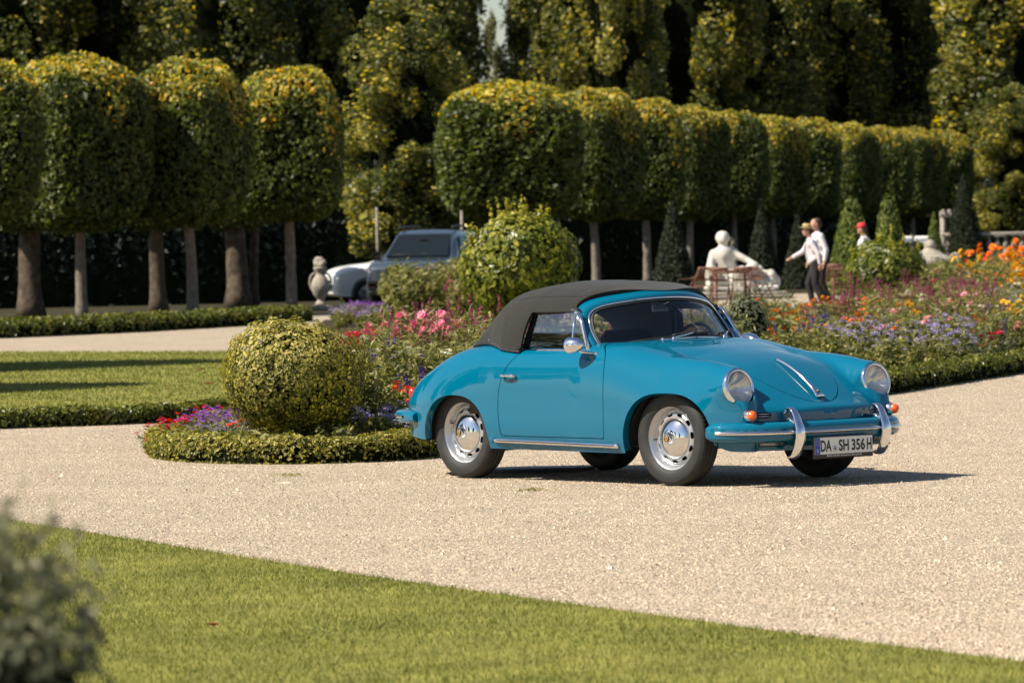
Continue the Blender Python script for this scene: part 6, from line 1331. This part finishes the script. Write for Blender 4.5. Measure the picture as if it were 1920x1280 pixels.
MB().box((2.24, 0, .80), (.03, .40, .075), bev=.015).build('grille', M_plastic, SUV); MB().box((2.27, 0, .50), (.07, .80, .10), bev=.04).build('front_bumper', M_plastic, SUV); MB().box((.50, .06, 1.47), (.012, .11, .035), bev=.01).build('inner_mirror', M_plastic, SUV); MB().box((.9, 0, 1.095), (.05, .72, .03)).build('cowl_panel', M_plastic, SUV)
MB().box((.35, -.34, 1.30), (.004, .16, .10), M=roty(-.95)).build('sun_blind', pbr('pale_blind', (.42, .45, .40), .8), SUV)
# silver car, nose to the left
gD = 117.5; SIL = empty('silver_car', ((700 - 960) / 9600 * gD, gD + .4, 0), R(180 + 12)); tag(SIL, 'silver-white small car parked under the trees, nose to the left behind the stone vase', 'car', 'cars parked under the trees')
loft_car(SIL, [(1.02, .60, .66, .58, .30, .60, .70), (.94, .74, .78, .66, .24, .74, .82), (.5, .83, .84, .74, .22, .86, .94), (-.05, .85, .86, .76, .22, .92, 1.00), (-.12, .85, .86, .75, .22, .93, 1.02), (-.9, .86, .86, .60, .22, .95, 1.42), (-1.3, .86, .86, .59, .22, .95, 1.49), (-2.2, .86, .86, .58, .22, .96, 1.45), (-2.9, .84, .84, .56, .24, .97, 1.20), (-3.05, .78, .78, .54, .34, .95, 1.02)], M_silver)
quad_pane(SIL, 'windscreen', [(-.12, .70, 1.02), (-.12, -.70, 1.02), (-.88, -.54, 1.40), (-.88, .54, 1.40)], M_autoglass)
for s in (-1, 1):
    quad_pane(SIL, 'side_window', [(-.52, s * .845, 1.0), (-1.45, s * .85, 1.0), (-1.45, s * .66, 1.40), (-.98, s * .66, 1.37)], M_autoglass); quad_pane(SIL, 'side_window', [(-1.52, s * .85, 1.0), (-2.45, s * .84, 1.02), (-2.1, s * .66, 1.38), (-1.52, s * .66, 1.40)], M_autoglass)
    MB().box((-.42, s * .95, 1.02), (.06, .09, .06), bev=.03).build('wing_mirror', M_silver, SIL); MB().ico((.93, s * .58, .68), (.07, .13, .08), 3).build('headlight', M_lamp, SIL)
    for x in (.30, -2.15): car_wheel(SIL, x, s * .78, .30, s)
MB().box((1.0, 0, .44), (.05, .62, .10), bev=.03).build('front_bumper', M_silver, SIL); MB().box((1.035, 0, .58), (.012, .3, .03)).build('grille', M_plastic, SIL)

# ================================================================== small things on the ground
e = empty('grey_patch', (0, 0, 0)); g0 = gnd(1003, 883); e.location = (g0[0], g0[1], 0); e.rotation_euler = (0, 0, .05); tag(e, 'flat grey patch lying on the gravel under the car', 'metal plate')  # thin rounded grey sheet just above the gravel, half metallic
out = closed([(-.36, -.10), (-.30, .22), (.0, .34), (.25, .22), (.42, -.02), (.2, -.2), (0, -.28), (-.2, -.26)], 48); k = np.arange(len(out)); V = np.concatenate([np.c_[out, np.full(len(out), .008)], np.c_[out * .97, np.full(len(out), .022)], [[0, 0, .024]]]); n_ = len(out)
obj('plate', V, [np.stack([k, (k + 1) % n_, n_ + (k + 1) % n_, n_ + k], 1), np.stack([n_ + k, n_ + (k + 1) % n_, np.full(n_, 2 * n_)], 1)], pbr('patch_grey', (.22, .23, .22), rough=.5, metal=.5, var=.3, vscale=12), e)
def flat_stone(pxa, pya, r, lab): g = gnd(pxa, pya); V, F = icosphere(3); V = V * (r, r * .6, r * .16) * (1 + lump(V, .12, 2.5, 3)[:, None]); o = obj('flat_stone', V, [F], pbr('pale_stone', (.52, .45, .34), .9, var=.2), None); o.location = (g[0], g[1], r * .06); tag(o, lab, 'stone')
flat_stone(538, 906, .055, 'flat pale stone lying on the gravel below the round bush')
M_fallen = pbr('fallen_leaf', (.26, .06, .02), rough=.8, var=.3)
lm = None
for i, (a, b, lab) in enumerate([(391, 727, 'dark red fallen leaf on the left lawn'), (378, 699, 'pale brown fallen leaf on the left lawn'), (315, 738, 'tiny yellow fallen leaf on the left lawn'), (400, 1191, 'small reddish leaf on the foreground lawn')]):
    g = gnd(a, b); P = closed([(-.06, 0), (-.03, .035), (.02, .04), (.06, 0), (.02, -.035), (-.03, -.03)], 24) * (1.0 if i < 2 else .5); n_ = len(P); k = np.arange(n_); V = np.concatenate([np.c_[P, .02 + .25 * np.abs(P[:, 1])], [[0, 0, .012]]]); o = obj('fallen_leaf', V, [np.stack([k, (k + 1) % n_, np.full(n_, n_)], 1)], M_fallen, None, False); o.location = (g[0], g[1], .03); o.rotation_euler = (0, 0, i); tag(o, lab, 'leaf', 'fallen leaves')
def weed(pxa, pya, lab, s):
    g = gnd(pxa, pya); r = np.random.default_rng(s); n = 60; P = np.stack([r.normal(0, .07, n), r.normal(0, .02, n), r.uniform(.004, .02, n)], 1); o = leaf_obj('weed_tuft', leaves(P, np.tile([0, 0, 1.0], (n, 1)), .03, r.uniform(.5, 1, n), jit=.5, seed=s, aspect=.3), M_leafy); o.location = (g[0], g[1], 0); tag(o, lab, 'weed', 'weeds in the gravel')
weed(1000, 921, 'small yellowish weed tuft in the gravel below the car door', 1); weed(540, 893, 'tiny weed just behind the flat pale stone', 2)
